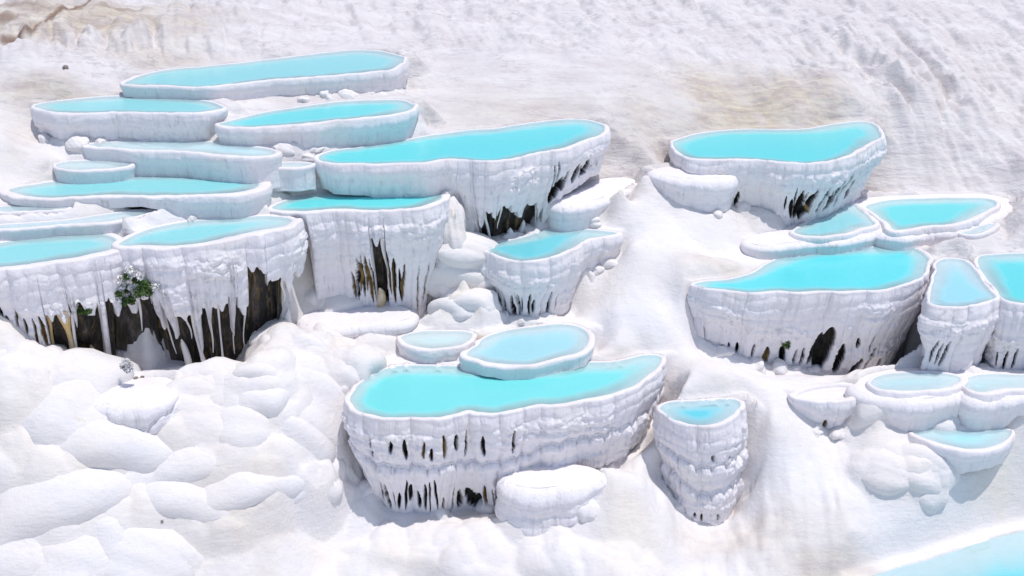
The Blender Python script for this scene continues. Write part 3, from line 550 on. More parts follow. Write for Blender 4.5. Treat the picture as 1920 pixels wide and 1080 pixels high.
SLOPES = [
 ("bulbous white flowstone slope in the lower left corner below the icicle hollows", [(70,770,85,45),(10,730,70,55),(120,810,70,40),(335,760,40,34),(375,730,40,26),(420,750,50,38),(330,810,42,40),(385,805,48,42),(445,805,50,42),(500,765,48,36),(470,720,40,26),(545,775,50,46),(520,830,48,40),(575,830,40,42),(455,860,55,45),(395,865,55,46),(345,880,45,42),(590,905,38,40),(530,895,46,40),(60,860,90,70),(150,850,75,60),(210,900,60,60),(90,960,90,70),(180,985,70,60),(30,1030,80,60),(250,960,60,55),(310,950,50,50),(430,930,60,46),(370,980,60,40),(120,1060,80,50),(240,1050,70,45)]),
 ("stack of rounded white swellings between the icicle hollows and the streaked wall", [(612,470,26,30),(630,505,28,28),(602,520,22,30),(618,545,26,26),(652,550,24,26),(590,560,18,24),(635,575,28,20)]),
 ("lumpy cream flowstone under the flat cream ledge", [(600,655,34,30),(640,665,34,34),(690,650,36,30),(720,660,30,26),(655,700,36,30),(610,705,34,34),(560,665,34,30),(520,665,34,32),(500,690,30,28),(545,715,44,32),(590,745,36,32),(520,640,26,20),(570,625,30,20),(640,735,26,26)]),
 ("smooth white swellings at the left flank of the leaf-shaped pool", [(860,478,38,22),(862,512,38,30),(892,540,30,32),(850,550,32,30),(885,578,34,24),(845,590,36,22),(835,500,22,28)]),
 ("rounded white bulge joining the middle-left pool to the wide pool", [(862,392,15,40),(874,430,13,34),(851,436,14,32),(580,330,34,14),(560,345,36,14)]),
 ("cluster of white knobs left of the lavender-walled pool", [(1660,885,40,26),(1705,880,46,34),(1740,895,36,28)]),
 ("white swellings below the lavender-walled pool at right", [(1880,872,42,22),(1830,905,50,22),(1780,900,40,20)]),
 ("broad scalloped white flowstone apron below the big kidney-shaped pool", [(745,1035,80,40),(830,1030,80,40),(900,1050,80,50),(990,1070,80,46),(1070,1050,74,50),(1140,1080,74,50),(690,1075,70,40)]),
 ("white knobs at the foot of the knobbly wall in the upper left", [(520,270,26,11),(372,313,24,14),(400,322,22,8),(440,318,26,8),(330,322,24,7)]),
 ("white swellings between the dry cup basin and the pale shallow pool", [(1638,770,24,26),(1660,775,22,22),(1770,790,26,18),(1890,770,26,24)]),
]
rgm = random.Random(8); MOUNDS = []
for lab, lst in SLOPES:
    grp = []
    for (a, b, rx_, ry_) in lst:
        h = hit(a, b); zf = h[1] * CP - (h[2] - HC) * SP
        ax = rx_ * zf / FPX * rgm.uniform(1.5, 1.9); az = ry_ * zf / FPX * rgm.uniform(1.45, 1.85); ay = min(ax, az) * 1.05
        big = 'lower left corner' in lab
        if big: ax *= 1.12; az *= 1.12; ay *= 1.05
        c = h + np.array([0, .72, -.6]) * ay * (.83 if big else .80)
        grp.append((c, (ax, ay, az), h))
    MOUNDS.append((lab, grp, any(w_ in lab for w_ in ('apron', 'swellings below'))))
cream = np.zeros_like(GX); swell = np.full(GX.shape, -50.0)
for lab, grp, soft in MOUNDS:
    for c, (ax, ay, az), h in grp:
        if soft: ax *= .88; ay *= 1.0; az *= .9; c = c + np.array([0, -.72, .6]) * ay * .16
        i0, i1 = np.searchsorted(gx, [c[0] - ax * 1.3, c[0] + ax * 1.3]); j0, j1 = np.searchsorted(gy, [c[1] - ay * 1.5, c[1] + ay * 1.5])
        X, Y = GX[j0:j1, i0:i1], GY[j0:j1, i0:i1]; r2 = ((X - c[0]) / (ax * 1.12)) ** 2 + ((Y - c[1]) / (ay * 1.12)) ** 2
        zt = np.where(r2 < 1, c[2] + az * np.sqrt(np.clip(1 - r2, 0, 1)) - (.03 if 'lower left corner' in lab else 0), -50)
        a_ = swell[j0:j1, i0:i1]; k_ = .06 if soft else (.2 if 'lower left corner' in lab else .5); hh_ = np.clip(.5 + .5 * (zt - a_) / k_, 0, 1)
        swell[j0:j1, i0:i1] = np.where((zt > -40) & (a_ > -40), a_ * (1 - hh_) + zt * hh_ + k_ * hh_ * (1 - hh_), np.maximum(a_, zt))
        cream[j0:j1, i0:i1] = np.maximum(cream[j0:j1, i0:i1], .28 * (1 - sstep(.3, 1.5, r2)))
wr = .33 * (worley(GX / .85 + .6 * fbm(GX, GY, 75), GY / .8 + .6 * fbm(GX, GY, 76), 77) - .6) + .075 * (worley(GX / .38 + .8 * fbm(GX * 1.5, GY * 1.5, 71), GY / .34 + .8 * fbm(GX * 1.5, GY * 1.5, 72), 73) - .6) + .10 * (fbm(GX * 1.6, GY * 1.6, 74, 5) - .5)
swell = np.where(swell > -40, swell + wr, swell)
m = swell > -40; GZ[m] = np.maximum(GZ[m], np.minimum(swell[m] - .03, GZ[m] + 1.3)); GZ = np.minimum(GZ, CAPG)
ZB = GZ.copy()
for _ in range(5): ZB[1:-1, 1:-1] = .2 * (ZB[1:-1, 1:-1] + ZB[:-2, 1:-1] + ZB[2:, 1:-1] + ZB[1:-1, :-2] + ZB[1:-1, 2:])
st_ = np.zeros_like(GZ); st_[1:-1, 1:-1] = np.maximum(np.abs(GZ[2:, 1:-1] - GZ[:-2, 1:-1]), np.abs(GZ[1:-1, 2:] - GZ[1:-1, :-2])) / .11
GZ = np.minimum(GZ + (ZB - GZ) * sstep(1.2, 2.2, st_), CAPG)
cream *= sstep(.38, .7, fbm(GX * .7, GY * .7, 88, 4))
me = mesh_np("ground", np.stack([GX, GY, GZ], -1), quads=grid_quads(len(gy), len(gx))[:, ::-1])
attr(me, "tan", tan); attr(me, "upper", upper); attr(me, "cream", cream); attr(me, "brown", brown)
tag(link("ground", me, M_GROUND), kind="structure", label="white travertine hillside with cream and tan stains")

# ------------------------------------------------------------------ building one pool
def tube(points, radii, sides=8, seed=0, squash=1.0):
    pts_ = np.asarray(points, float); r = np.asarray(radii, float); n = len(pts_)
    a = np.linspace(0, 2 * np.pi, sides, endpoint=False)
    rr = r[:, None] * (0.85 + 0.3 * h2(np.arange(n)[:, None] // 2 + seed, np.arange(sides)[None, :], seed))
    V = np.stack([pts_[:, None, 0] + rr * np.cos(a), pts_[:, None, 1] + rr * np.sin(a) * squash, np.repeat(pts_[:, None, 2], sides, 1)], -1)
    Qd = grid_quads(n, sides, True)
    c0 = n * sides; V = np.vstack([V.reshape(-1, 3), pts_[0] + [0, 0, r[0] * .4], pts_[-1] - [0, 0, r[-1] * .6]])
    j = np.arange(sides)
    T = np.vstack([np.stack([j, (j + 1) % sides, np.full(sides, c0)], -1)[:, ::-1], np.stack([(n - 1) * sides + j, (n - 1) * sides + (j + 1) % sides, np.full(sides, c0 + 1)], -1)[:, ::1]])
    return mesh_np("drip", V, quads=Qd, tris=T)

def build_pool(p):
    rng = random.Random(p['seed'] * 97 + 5); sd_ = p['seed'] * 13
    z, P, n, U, fr, w, D = (p[k] for k in ('z', 'P', 'n', 'U', 'fr', 'w', 'D'))
    nc = len(P); cen = P.mean(0)
    root = empty("travertine_ledge" if p.get("solid") else "travertine_pool", (cen[0], cen[1], z - float(D.max())))
    if p.get('solid'): tag(root, p['name'], "ledge", "flat-topped travertine ledges")
    else: tag(root, p['name'], "basin" if p['deep'] is None else "pool", "travertine terrace pools")
    off0 = np.array(root.location)
    def add(name, me, mat, par=None, **kw):
        o = link(name, me, mat, root if par is None else par)
        for k_, v in kw.items(): o[k_] = v
        return o
    def loc(V): return np.asarray(V, float).reshape(-1, 3) - off0
    solid = bool(p.get('solid')); lip = (0.006 + 0.02 * fr) * (0.2 + 1.0 * vn(U * 1.3, U * 0, sd_) + .7 * vn(U * 5, U * 0, sd_ + 2)); rr = .2 if solid else 0.045
    amp = np.clip(D / 1.3, 0.15, 1.0) * fr
    pb = p.get('pb', 0.34)
    pxm = 0.5 * p['rx'] + 0.5 * p['bx']; LENS = []
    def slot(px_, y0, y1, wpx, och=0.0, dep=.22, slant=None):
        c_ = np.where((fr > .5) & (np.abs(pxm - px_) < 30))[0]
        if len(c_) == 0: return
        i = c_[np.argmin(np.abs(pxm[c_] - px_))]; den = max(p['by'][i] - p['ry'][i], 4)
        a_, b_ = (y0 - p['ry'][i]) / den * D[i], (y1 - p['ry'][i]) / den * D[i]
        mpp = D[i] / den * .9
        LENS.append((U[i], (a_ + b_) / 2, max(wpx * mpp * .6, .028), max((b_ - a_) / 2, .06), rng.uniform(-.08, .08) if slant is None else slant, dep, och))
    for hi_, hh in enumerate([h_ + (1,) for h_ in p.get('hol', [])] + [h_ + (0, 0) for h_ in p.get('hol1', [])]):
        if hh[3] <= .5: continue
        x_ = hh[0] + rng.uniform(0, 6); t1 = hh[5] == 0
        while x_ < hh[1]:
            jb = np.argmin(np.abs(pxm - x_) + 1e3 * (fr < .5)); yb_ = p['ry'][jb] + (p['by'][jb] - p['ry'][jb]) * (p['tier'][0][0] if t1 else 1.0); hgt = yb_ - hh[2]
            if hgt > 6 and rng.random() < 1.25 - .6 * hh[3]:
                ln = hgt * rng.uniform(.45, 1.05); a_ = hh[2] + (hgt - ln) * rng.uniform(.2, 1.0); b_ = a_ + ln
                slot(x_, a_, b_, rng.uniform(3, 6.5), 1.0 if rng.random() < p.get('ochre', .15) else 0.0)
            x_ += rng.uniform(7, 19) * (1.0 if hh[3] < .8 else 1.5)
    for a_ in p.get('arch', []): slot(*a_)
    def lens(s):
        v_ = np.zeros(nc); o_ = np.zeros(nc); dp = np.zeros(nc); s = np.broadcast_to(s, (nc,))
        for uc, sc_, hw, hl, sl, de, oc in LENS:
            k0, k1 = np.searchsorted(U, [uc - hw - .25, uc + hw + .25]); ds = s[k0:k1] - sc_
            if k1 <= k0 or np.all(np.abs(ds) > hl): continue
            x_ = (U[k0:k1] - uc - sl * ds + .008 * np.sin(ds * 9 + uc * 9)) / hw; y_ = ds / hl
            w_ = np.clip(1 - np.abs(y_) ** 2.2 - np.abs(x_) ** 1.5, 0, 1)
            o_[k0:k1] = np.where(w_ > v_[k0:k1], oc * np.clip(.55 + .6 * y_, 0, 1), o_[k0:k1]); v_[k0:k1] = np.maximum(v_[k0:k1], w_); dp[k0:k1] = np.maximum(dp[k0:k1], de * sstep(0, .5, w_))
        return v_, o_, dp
    def offset(s, extra=0.0):                              # outward offset of the wall face, s metres below the rim
        k = s / np.maximum(D, .2)
        rnd = rr * np.sqrt(np.clip(1 - (1 - np.clip(s / rr, 0, 1)) ** 2, 0, 1)) * (0.15 + 0.85 * fr)
        o = w * 0.75 + rnd + 0.10 * amp * np.sin(np.pi * np.clip(k * 1.5, 0, 1)) - p['inset'] * D * np.clip(k, 0, 1.3) ** 1.25
        Uw = U + 0.25 * (fbm(U * .6, s * 1.1, sd_ + 1) - .5) + 0.06 * (fbm(U * 3, s * 3, sd_ + 2) - .5)
        f = .25 + .75 * sstep(0.0, 0.3, s)
        d = 0.13 * (dome1(Uw / 1.05, sd_ + 3) - .6) * (0.45 + 0.55 * f) + 0.06 * (dome1(Uw / .36, sd_ + 4) - .6) * f
        rib = dome1(Uw / 0.085, sd_ + 5) - .6
        d = d + 0.014 * rib * (.35 + .65 * sstep(.03, .25, s)) * (0.5 + 0.8 * vn(U * .7, s * 1.2, sd_ + 8))
        sb = (s + 0.5 * fbm(U * .55, s * .4, sd_ + 6, 3) + .1 * fbm(U * 3, s * 0, sd_ + 7, 2)) / pb; tb = sb - np.floor(sb)
        d = d + 0.075 * (np.sqrt(np.clip(1 - (2 * np.clip(tb * .8 + .1, 0, 1) - 1) ** 2, 0, 1)) - .7) * f * (0.4 + 0.9 * vn(U * .5, np.floor(sb), sd_ + 9))
        cm = sstep(.5, .68, fbm(U * .8 + 5, s * 1.4, sd_ + 10)) * sstep(.25, .5, s)
        d = d + cm * 0.11 * (worley(U / .22, s / .2, sd_ + 11) - .45) + cm * .05 * (worley(U / .09, s / .09, sd_ + 12) - .5)
        return o + d * amp + extra
    def face(s, o): return np.stack([P[:, 0] + n[:, 0] * o + p.get('lean', 0) * s, P[:, 1] + n[:, 1] * o, z + lip - s], -1)
    # rim: from under the water up over the lip to the shoulder
    rows = []
    for t, dz in ((-.09, -.30), (-.035, -.05), (.0, .004), (.25, lip * .8), (.5, lip)):
        o = w * .75 * t / .6 if t > 0 else np.full(nc, t)
        wob = 0.02 * (fbm(U * 5, U * 0 + t * 3, sd_ + 20) - .5) if t >= 0 else 0
        rows.append(np.stack([P[:, 0] + n[:, 0] * o, P[:, 1] + n[:, 1] * o, np.full(nc, z) + dz + wob], -1))
    for s in (0.003, .01, .025, .05, .08): rows.append(face(np.full(nc, s), offset(np.full(nc, s))))
    if not solid and not p.get('norim'): add("rim", mesh_np("rim", loc(np.stack(rows)), quads=grid_quads(len(rows), nc, True)), M_RIM)
    # wall sheets
    rng2 = np.random.default_rng(p['seed'])
    def s_at(y): return np.clip((y - p['ry']) / np.maximum(p['by'] - p['ry'], 4), 0.08, 1) * D
    def bottoms(full, hol):
        s1 = full.copy(); info = []
        for hidx, hh in enumerate(hol):
            x0, x1, yt, cov = hh[:4]; hc = max(.51, cov - .15) if cov > .5 else cov; m = (pxm > x0) & (pxm < x1) & (fr > .4)
            if not m.any() or cov > .5: continue
            st = s_at(yt); cw = 0.27 if cov > .5 else 0.30; cov = cov if cov > .5 else cov * .55
            uu = (U + 0.10 * fbm(U * 2, U * 0, sd_ + 30)) / cw; ci = np.floor(uu); t = uu - ci
            rnd = h2(ci, ci * 0 + hidx, sd_ + 31); rnd2 = h2(ci, ci * 0 + hidx, sd_ + 32)
            gap = 0.03 + 0.22 * h2(ci, ci * 0 + 5, sd_ + 34); ed = np.clip((0.5 - np.abs(t - .5) - gap) / (0.12 + .25 * rnd), 0, 1)
            top = st * (0.90 + 0.22 * (rnd2 - .5)) + 0.05 * (fbm(U * 4, U * 0, sd_ + 33) - .5)
            longL = top + (full - top) * ed ** 0.8
            tong = (0.04 + 0.5 * rnd ** 3) * np.maximum(full - top, 0)
            shortL = top + tong * ed ** 1.3
            L = np.where(rnd2 < cov, longL, shortL)
            if hh[3] > .5:                                  # narrow pointed slits in an otherwise closed sheet
                bi = np.floor(uu + .5); db = np.abs(uu - bi) * cw; rb = h2(bi, bi * 0 + hidx, sd_ + 35); rb2 = h2(bi, bi * 0 + hidx, sd_ + 36)
                hw = np.where(rb > hc - .35, .055 + .075 * rb2, 1e-4); tp = st + (full - st) * .35 * h2(bi, bi * 0, sd_ + 37)
                L = tp + (full - tp) * np.clip(db / hw, 0, 1) ** 1.3
            s1 = np.where(m, np.minimum(L, full), s1); info.append((m, st, hh))
        return s1, info
    full = D + np.minimum(.32, .25 * D + .06) + (.45 * fr if (p.get('sunk') or p.get('skirt')) else 0)
    tiers = p.get('tier', []); bounds = [(np.full(nc, 0.0 if solid else .08), None)]
    for a, b in tiers: bounds.append((b * D, a * D))
    sheets = []
    for k, (s0, _) in enumerate(bounds):
        last = k == len(bounds) - 1
        if last: s1, info = bottoms(full, p.get('hol', []))
        else:
            f1 = bounds[k + 1][0] + 0.10
            s1, _i = bottoms(f1, p.get('hol1', []) if k == 0 else [])
        if k > 0:
            uu = U / .3 + fbm(U * 2, U * 0, sd_ + 60); s0 = s0 - 0.26 * dome1(uu * .75, sd_ + 61) - .06 * dome1(uu * 2.6, sd_ + 62) + .16
            s0 = np.minimum(s0, D - .05)
        sheets.append((k, s0, np.maximum(s1, s0 + .03)))
    for k, s0, s1 in sheets:
        LV = []
        mx = float(np.max(s1 - s0)); nr = max(6, int(mx / 0.034)); R = []
        tt = np.linspace(0, 1, nr)
        if k > 0:
            for s_in, e in ((.10, -.34), (.03, -.22), (0.0, -.12)):
                s = s0 + s_in - .06; R.append(face(s, offset(s, .13 * k + e))); LV.append((np.zeros(nc), np.zeros(nc)))
        for t in tt:
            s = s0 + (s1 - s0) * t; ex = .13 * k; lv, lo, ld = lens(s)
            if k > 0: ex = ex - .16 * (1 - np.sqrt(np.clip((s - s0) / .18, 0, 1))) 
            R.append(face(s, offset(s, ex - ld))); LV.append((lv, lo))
        for e, du in ((-.03, .012), (-.09, 0.0), (-.2, -.03)):   # the lower edge turns in towards the rock: real thickness
            s = s1 + du; R.append(face(s, offset(s, .13 * k + e))); LV.append((np.zeros(nc), np.zeros(nc)))
        mw_ = mesh_np("wall", loc(np.stack(R)), quads=grid_quads(len(R), nc, True)); LV = np.array(LV)
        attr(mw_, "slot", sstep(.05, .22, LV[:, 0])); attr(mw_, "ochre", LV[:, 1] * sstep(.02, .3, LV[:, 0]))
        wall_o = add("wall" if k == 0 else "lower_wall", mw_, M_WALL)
    # dark rock behind the hollows, drips in front of it
    def rock(m, st, extra, smax):
        idx = np.where(m)[0]
        if len(idx) < 3: return
        brk = np.where(np.diff(idx) > 1)[0]; runs = np.split(idx, brk + 1)
        for r_ in runs:
            if len(r_) < 3: continue
            r_ = np.arange(max(0, r_[0] - 6), min(nc, r_[-1] + 7)); R = []
            nr = max(5, int(np.max(smax[r_] - st[r_]) / .07) + 2)
            for t in np.linspace(0, 1, nr):
                s = (st * .75) + (smax - st * .75) * t
                o = offset(s, extra) + .16 * (fbm(U * 2.2, s * .7, sd_ + 40, 4) - .5) - .06
                R.append(face(s, o)[r_])
            V = np.stack(R); add("rock_face", mesh_np("rock", loc(V), quads=grid_quads(nr, len(r_))), M_ROCK, wall_o)
    _, info = bottoms(full, p.get('hol', []))
    kk = len(bounds) - 1
    for m, st, hh in info:
        rock(m, st, .09 * kk - p.get('rin', .3), full)
        idx = np.where(m)[0]; cnt = hh[4] if hh[3] < .5 else int(hh[4] * p.get('ochre', 0) * 2)
        for c in range(cnt):
            i = idx[int((c + .2 + .6 * rng.random()) / cnt * len(idx)) % len(idx)]
            typ = rng.random(); och = rng.random() < p.get('ochre', .06)
            s_a = st[i] * .85; s_b = full[i]
            if s_b - s_a < .25: continue
            r0 = rng.uniform(.02, .045) * (1.5 if och else 1)
            inw = .09 * kk - rng.uniform(.10, .18)
            if och and typ < .62: typ = .9 if rng.random() < .35 else .1
            if typ < .35: name, sa, sb, ra, rb = "column", s_a, s_b, r0, r0 * rng.uniform(.7, 2.0)
            elif typ < .62: name, sa, sb, ra, rb = "stalactite", s_a, s_a + (s_b - s_a) * rng.uniform(.35, .75), r0 * 1.4, .012
            else: name, sa, sb, ra, rb = "stalagmite", s_b - (s_b - s_a) * rng.uniform(.25, .55), s_b + .05, (.06 if och else .04), rng.uniform(.11, .17) * (1.3 if och else 1)
            nn_ = 9; ss = np.linspace(sa, sb, nn_); path = []
            lean = rng.uniform(-.05, .05)
            for s in ss:
                o = float(offset(np.full(nc, s), inw)[i]) if nc < 1 else None
                path.append(s)
            kq = np.clip(ss / max(D[i], .2), 0, 1.3)
            oo = w[i] * .75 + rr + .1 * amp[i] * np.sin(np.pi * np.clip(kq * 1.5, 0, 1)) - p['inset'] * D[i] * kq ** 1.25 + inw
            tv = np.array([-n[i, 1], n[i, 0]])
            pt = np.stack([P[i, 0] + n[i, 0] * oo + tv[0] * lean * (ss - sa), P[i, 1] + n[i, 1] * oo + tv[1] * lean * (ss - sa), z + lip[i] - ss], -1)
            q_ = np.linspace(0, 1, nn_); rad = ra + (rb - ra) * (q_ ** .8 if name != "stalagmite" else q_ ** .5)
            if name == 'column': rad = rad * (.75 + 1.5 * np.abs(2 * q_ - 1) ** 3)
            wv_ = .035 * np.sin(q_ * rng.uniform(3, 7) + rng.uniform(0, 6)); pt[:, 0] += tv[0] * wv_; pt[:, 1] += tv[1] * wv_
            if name == 'stalagmite': rad[0] *= .3; rad[1] *= .8
            rad = rad * (0.85 + .3 * np.array([rng.random() for _ in range(nn_)]))
            add(name, tube(loc(pt), rad, 8, rng.randrange(999)), M_OCHRE if och else M_DRIP, wall_o)
    if 'hol1' in p and tiers:
        _, info1 = bottoms(bounds[1][0] + .1, p['hol1'])
        for m, st, hh in info1: rock(m, st, -.26, bounds[1][0] + .2)
    # water and floor
    outl = [Vector(v) for v in (P[::3] + n[::3] * ((w * .75 + .03)[::3, None] if solid else .03))]
    mn, mxx = P.min(0), P.max(0); g = max(.16, min(.3, (mxx[1] - mn[1]) / 14))
    X, Y = np.meshgrid(np.arange(mn[0], mxx[0], g), np.arange(mn[1], mxx[1], g)); X = X.ravel(); Y = Y.ravel()
    ok = inside(P[::3], X, Y); ok &= seg_dist(P[::3], X, Y) > g * .45
    allv = outl + [Vector((a, b)) for a, b in zip(X[ok], Y[ok])]
    ne = len(outl); ed = [(i, (i + 1) % ne) for i in range(ne)]
    vv, _, ff, _, _, _ = delaunay_2d_cdt(allv, ed, [list(range(ne))], 1, 1e-5)
    vv = np.array([[a[0], a[1]] for a in vv]); T = np.array([f for f in ff if len(f) == 3])
    dist = seg_dist(P[::3], vv[:, 0], vv[:, 1]); dist = np.where(inside(P[::3], vv[:, 0], vv[:, 1]), dist, 0)
    span = max(mxx[1] - mn[1], .5); frt = 1 - (vv[:, 1] - mn[1]) / span
    wob = 0.75 + .5 * fbm(vv[:, 0] * 1.4, vv[:, 1] * 1.4, sd_ + 70, 3)
    edge = p.get('edge', .6) * (0.55 + 1.0 * np.clip(1 - frt, 0, 1)) * wob
    dep = np.clip(dist / edge, 0, 1); dep = dep * dep * (3 - 2 * dep) * (.8 + .2 * np.clip(frt * 1.6, 0, 1))
    fl = np.c_[vv, z - .035 - .38 * np.clip(dist / .9, 0, 1) ** .8 + .04 * (fbm(vv[:, 0] * 3, vv[:, 1] * 3, sd_) - .5)]
    if p.get('solid'):
        fl[:, 2] = z + lip.mean() * .8 + .07 * np.clip(dist / .5, 0, 1) + .05 * (fbm(vv[:, 0] * 2.5, vv[:, 1] * 2.5, sd_) - .5) * np.clip(dist / .1, 0, 1)
        add("top", mesh_np("top", loc(fl), tris=T), M_BLOCK); return root
    add("basin_floor", mesh_np("floor", loc(fl), tris=T), M_RIM if p['deep'] else M_GROUND)
    if p['deep']:
        mw = mesh_np("water", loc(np.c_[vv, np.full(len(vv), z)]), tris=T, smooth=False); attr(mw, "depth", dep)
        add("water", mw, make_water(p['deep'], p.get('clear', .94)))
    return root
ROOTS = [(p, build_pool(p)) for p in POOLS + LEDGES]

# ------------------------------------------------------------------ bulbous flowstone: each swelling a part of its slope
import bmesh
MM = []
for k in range(8):
    bm = bmesh.new(); bmesh.ops.create_icosphere(bm, subdivisions=4, radius=1.0)
    rg = np.random.default_rng(k + 300)
    F = rg.normal(size=(10, 3)) * np.array([1.5] * 4 + [3.4] * 4 + [7] * 2)[:, None]; ph = rg.uniform(0, 6.28, 10); am = np.array([.13] * 4 + [.055] * 4 + [.022] * 2)
    for v in bm.verts:
        c = np.array(v.co); v.co = v.co * (1 + float(np.sum(am * np.sin(F @ c + ph))))
    me = bpy.data.meshes.new("mound"); bm.to_mesh(me); bm.free()
    me.polygons.foreach_set("use_smooth", np.ones(len(me.polygons), bool)); me.materials.append(M_GROUND); MM.append(me)
for lab, grp, soft in MOUNDS:
    if soft: continue
    h0 = grp[0][2]; root = empty("flowstone_slope", tuple(h0)); tag(root, lab, "flowstone", "bulbous flowstone slopes")
    for c, sz, h in grp:
        o = link("mound", MM[rgm.randrange(8)], None, root); o.location = c - h0; o.scale = sz
        o.rotation_euler = (math.radians(rgm.uniform(-20, -5)), math.radians(rgm.uniform(-10, 10)), math.radians(rgm.uniform(-20, 20)))

rgt = random.Random(21)
def toes(p, root):
    fi = np.where((p['fr'] > .8) & ~p['mg'])[0]
    if len(fi) == 0 or p['D'].max() < .45 or p['id'] == 'plb': return
    u_next = -1e9; o0 = np.array(root.location)
    for i in fi:
        if p['U'][i] < u_next: continue
        u_next = p['U'][i] + rgt.uniform(.22, .75)
        if p['D'][i] < .5 or rgt.random() < .3: continue
        q = p['q'][i] + p['n'][i] * rgt.uniform(-.05, .12)
        if abs(float(ground_z(q[0], q[1])) - p['z'] + p['D'][i]) > .2 or p.get('norim'): continue
        if any(o_ is not p and inside(o_['P'][::6], q[:1], q[1:2])[0] for o_ in POOLS): continue
        r = rgt.uniform(.10, .26) * min(1, .5 + p['D'][i] / 3)
        o = link("flowstone_toe", MM[rgt.randrange(8)], None, root)
        o.location = (q[0] - o0[0], q[1] - o0[1], min(p['z'] - p['D'][i], float(ground_z(q[0], q[1]))) - o0[2] - r * .45)
        o.scale = (r * rgt.uniform(1.1, 2.2), r * rgt.uniform(1.0, 1.5), r * rgt.uniform(.8, 1.5)); o.rotation_euler = (rgt.uniform(-.3, .3), rgt.uniform(-.3, .3), rgt.uniform(0, 6))
for p, rt in ROOTS: toes(p, rt)

# ------------------------------------------------------------------ puddles
for a_, b_, rx_, ry_, zr_, lab in PUD:
    q, zz, ra, rb = SHOT[(a_, b_)]; k = np.arange(40) / 40 * 2 * np.pi
    rad = 1.25 + .3 * (fbm(np.cos(k) * 1.5 + 7, np.sin(k) * 1.5 + a_, 95) - .5)
    V = np.vstack([[0, 0, 0], np.stack([np.cos(k) * ra * rad, np.sin(k) * rb * rad, k * 0], -1)]); j = np.arange(40)
    me = mesh_np("puddle", V, tris=np.stack([j * 0, j + 1, (j + 1) % 40 + 1], -1), smooth=False); attr(me, "depth", np.r_[.8, np.full(40, .25)])
    o = link("puddle", me, make_water((.36, .40, .38), .55)); o.location = (q[0], q[1], zz - .035); tag(o, lab, "puddle", "shallow puddles")

# ------------------------------------------------------------------ plants
def leaves(cnt, c, r, size, seed):
    rg = np.random.default_rng(seed); d = rg.normal(size=(cnt, 3)); d /= np.linalg.norm(d, axis=1)[:, None]
    pos = c + d * r * (rg.random((cnt, 1)) ** .4) * (0.7 + .6 * rg.random((cnt, 1)))
    a = rg.normal(size=(cnt, 3)); a /= np.linalg.norm(a, axis=1)[:, None]; b = np.cross(a, rg.normal(size=(cnt, 3))); b /= np.linalg.norm(b, axis=1)[:, None]
    sz = size * rg.uniform(.6, 1.4, (cnt, 1)); nrm = np.cross(a, b) * .18 * sz
    return np.stack([pos - a * sz, pos + b * sz * .5 + nrm, pos + a * sz, pos - b * sz * .5 + nrm], 1).reshape(-1, 3)
def shrub(lab, Y, greens, crusts, stems=5, leaf=.045):
    allp = greens + crusts; c0 = np.mean([(g[0], g[1]) for g in allp], 0)
    def at(a, b, yy): z_ = z_from_py(yy, b); zf = yy * CP - (z_ - HC) * SP; return np.array([(a - 960) * zf / FPX, yy, z_]), zf / FPX
    b0, _ = at(c0[0], max(g[1] for g in allp) + 6, Y + .12); root = empty("shrub", tuple(b0)); tag(root, lab, "shrub", "plants on the walls")
    for nm, lst, m, den in (("green_foliage", greens, M_LEAF, 150), ("crusted_foliage", crusts, M_CRUST, 110)):
        V = []
        for k, g in enumerate(lst):
            c, u = at(g[0], g[1], Y + (k % 3 - 1) * .06); V.append(leaves(int(den * max(1, g[2] / 9)), c, np.array([g[2] * u, g[2] * u * .7, g[2] * u]), leaf, int(g[0] * 7 + k)))
        if V:
            V = np.concatenate(V) - b0; o = link(nm, mesh_np(nm, V, quads=np.arange(len(V)).reshape(-1, 4), smooth=False), m, root)
    rg = random.Random(int(c0[0]))
    for k in range(stems):
        g = rg.choice(allp); c, u = at(g[0], g[1], Y); c = c - b0; t = np.linspace(0, 1, 6)[:, None]
        mid = c * .5 + np.array([rg.uniform(-.08, .08), -.05, rg.uniform(-.05, .05)])
        pp = (1 - t) ** 2 * 0 + 2 * t * (1 - t) * mid + t * t * c
        link("stem", tube(pp, np.linspace(.014, .005, 6), 5, k), M_TWIG, root)
def wall_y(pid, x):
    p = next(q for q in POOLS if q['id'] == pid); m = p['fr'] > .5
    i = np.where(m)[0][np.argmin(np.abs(p['rx'][m] - x))]; return float(p['P'][i, 1] - p['w'][i] * .6)
shrub("green shrub crusted with white on the wall beside the black hollows", wall_y('pfm', 250) - .18, [(238,519,7),(255,526,7),(236,541,8),(223,551,6),(270,536,12),(278,545,11),(262,548,10),(246,562,9),(232,566,7)], [(245,510,10),(228,525,10),(246,540,10),(262,518,8),(226,540,8),(255,555,8),(218,565,8),(292,538,9)])
shrub("low green tuft above the ochre stained hollows at far left", wall_y('pfl', 150) - .02, [(135,580,7),(146,583,8),(158,585,7),(166,584,6)], [(140,572,6),(170,570,5)], 3, .035)
shrub("tiny dark green tuft on the rounded swellings", hit(652, 530)[1] - .35, [(653,523,7)], [], 2, .035)
shrub("small green tuft over a dark slot in the large right pool's wall", wall_y('pright', 1475) + .25, [(1474,644,8),(1478,648,6)], [], 2, .035)
shrub("white crusted dead bush at the foot of the black hollows", hit(238, 700)[1] - .55, [], [(236,678,8),(242,684,8),(230,686,7),(240,694,7),(246,692,6)], 6, .03)

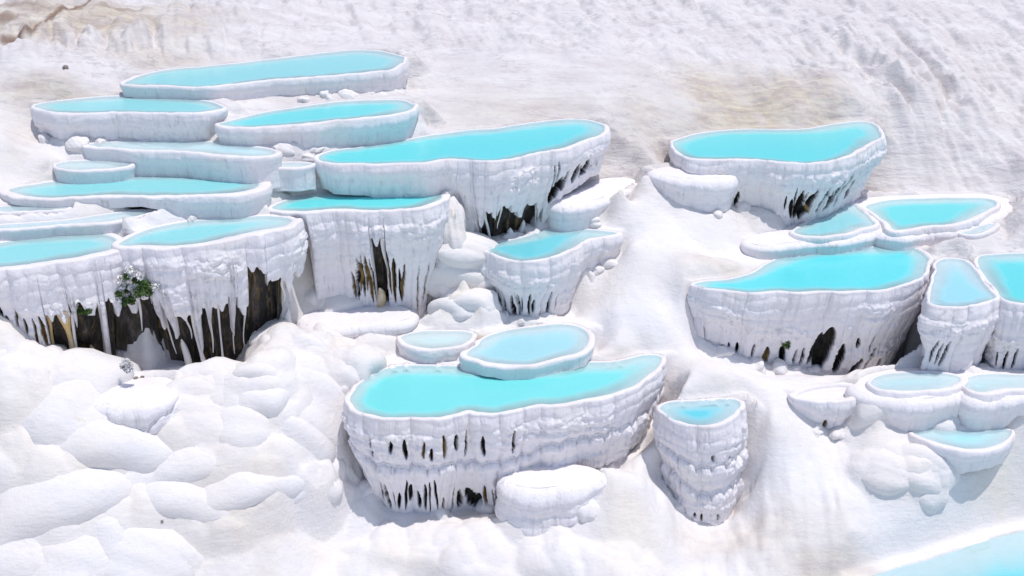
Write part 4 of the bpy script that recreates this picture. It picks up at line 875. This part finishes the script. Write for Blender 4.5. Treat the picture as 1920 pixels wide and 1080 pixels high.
# ------------------------------------------------------------------ bare rock buttress in the gap between the two left walls
def make_rock2():
    m, nt, p = mat_base("bare_rock"); pos = mapped(nt, 1, 1, 0.35)
    c = ramp(nt, noise(nt, pos, 3.0, 6, 0.65), [(0.30, (0.012, 0.011, 0.010)), (0.46, (0.05, 0.042, 0.036)), (0.60, (0.16, 0.135, 0.12)), (0.78, (0.34, 0.30, 0.27))])
    c = mixc(nt, ramp(nt, noise(nt, mapped(nt, 1, 1, .1), 5, 3), [(.5, 0.0), (.7, .6)]), c, (.10, .085, .03))
    nt.links.new(c, p.inputs["Base Color"]); p.inputs["Roughness"].default_value = .85
    nt.links.new(bump(nt, noise(nt, pos, 8, 6), 1.0, .08), p.inputs["Normal"]); return m
Yr = wall_y('pfm', 262) + .62; nr_, ncol = 40, 44; V = []
for i in range(nr_):
    f = i / (nr_ - 1); yy = Yr + .10 * f; z_ = z_from_py(yy, 545 + 190 * f); zf = yy * CP - (z_ - HC) * SP; cx = (246 + 8 * f - 960) * zf / FPX; rad = (.50 + .10 * f) 
    th = np.linspace(math.pi * 1.02, math.pi * 1.98, ncol)
    rr_ = rad * (1 + .30 * (fbm(th * 3.0, np.full(ncol, f * 1.2), 401, 4) - .5) + .16 * (np.abs(fbm(th * 6, np.full(ncol, f * 2.5), 402, 4) - .5) - .2))
    V.append(np.stack([cx + rr_ * 1.1 * np.cos(th), yy + rr_ * .75 * np.sin(th) + .18, np.full(ncol, z_) + .05 * (fbm(th * 4, th * 0 + f * 9, 403) - .5)], -1))
V = np.array(V).reshape(-1, 3); b0 = V[-ncol:].mean(0)
Vb = np.array([v + np.array([0, .55, 0]) for v in V.reshape(nr_, ncol, 3)[:, [0, -1]].reshape(-1, 3)]); nb_ = nr_ * ncol
ring = np.concatenate([V.reshape(nr_, ncol, 3), Vb.reshape(nr_, 2, 3)[:, ::-1]], 1)
o = link("rock_buttress", mesh_np("rock_buttress", ring.reshape(-1, 3) - b0, quads=grid_quads(nr_, ncol + 2, True)), make_rock2()); o.location = b0
tag(o, "bare grey brown rock buttress under the crusted shrub", "rock")

# ------------------------------------------------------------------ loose stones
def stone(a, b, r_px, lab, seed, dark=M_STONE):
    h = hit(a, b); zf = h[1] * CP - (h[2] - HC) * SP; r = r_px * zf / FPX
    bm = bmesh.new(); bmesh.ops.create_icosphere(bm, subdivisions=2, radius=r); rg = random.Random(seed)
    for v in bm.verts: v.co = v.co * rg.uniform(.75, 1.2); v.co.z *= .7
    me = bpy.data.meshes.new("stone"); bm.to_mesh(me); bm.free()
    o = link("loose_stone", me, dark); o.location = (h[0], h[1], h[2] + r * .35); tag(o, lab, "stone", "loose stones")
stone(123, 129, 6, "dark loose stone at the foot of the bank in the upper left", 1)
stone(255, 712, 5, "dark pebble lying by the dead bush under the black hollows", 2)
stone(267, 709, 4, "smaller dark pebble right of the dead bush", 3)
stone(1144, 871, 4, "reddish brown pebble on the white mound right of the rounded buttress", 4, simple("red_stone", (.30, .10, .06), (.22, .12, .09)))
stone(304, 979, 3, "tiny dark pebble on the cream slope in the lower left", 5)
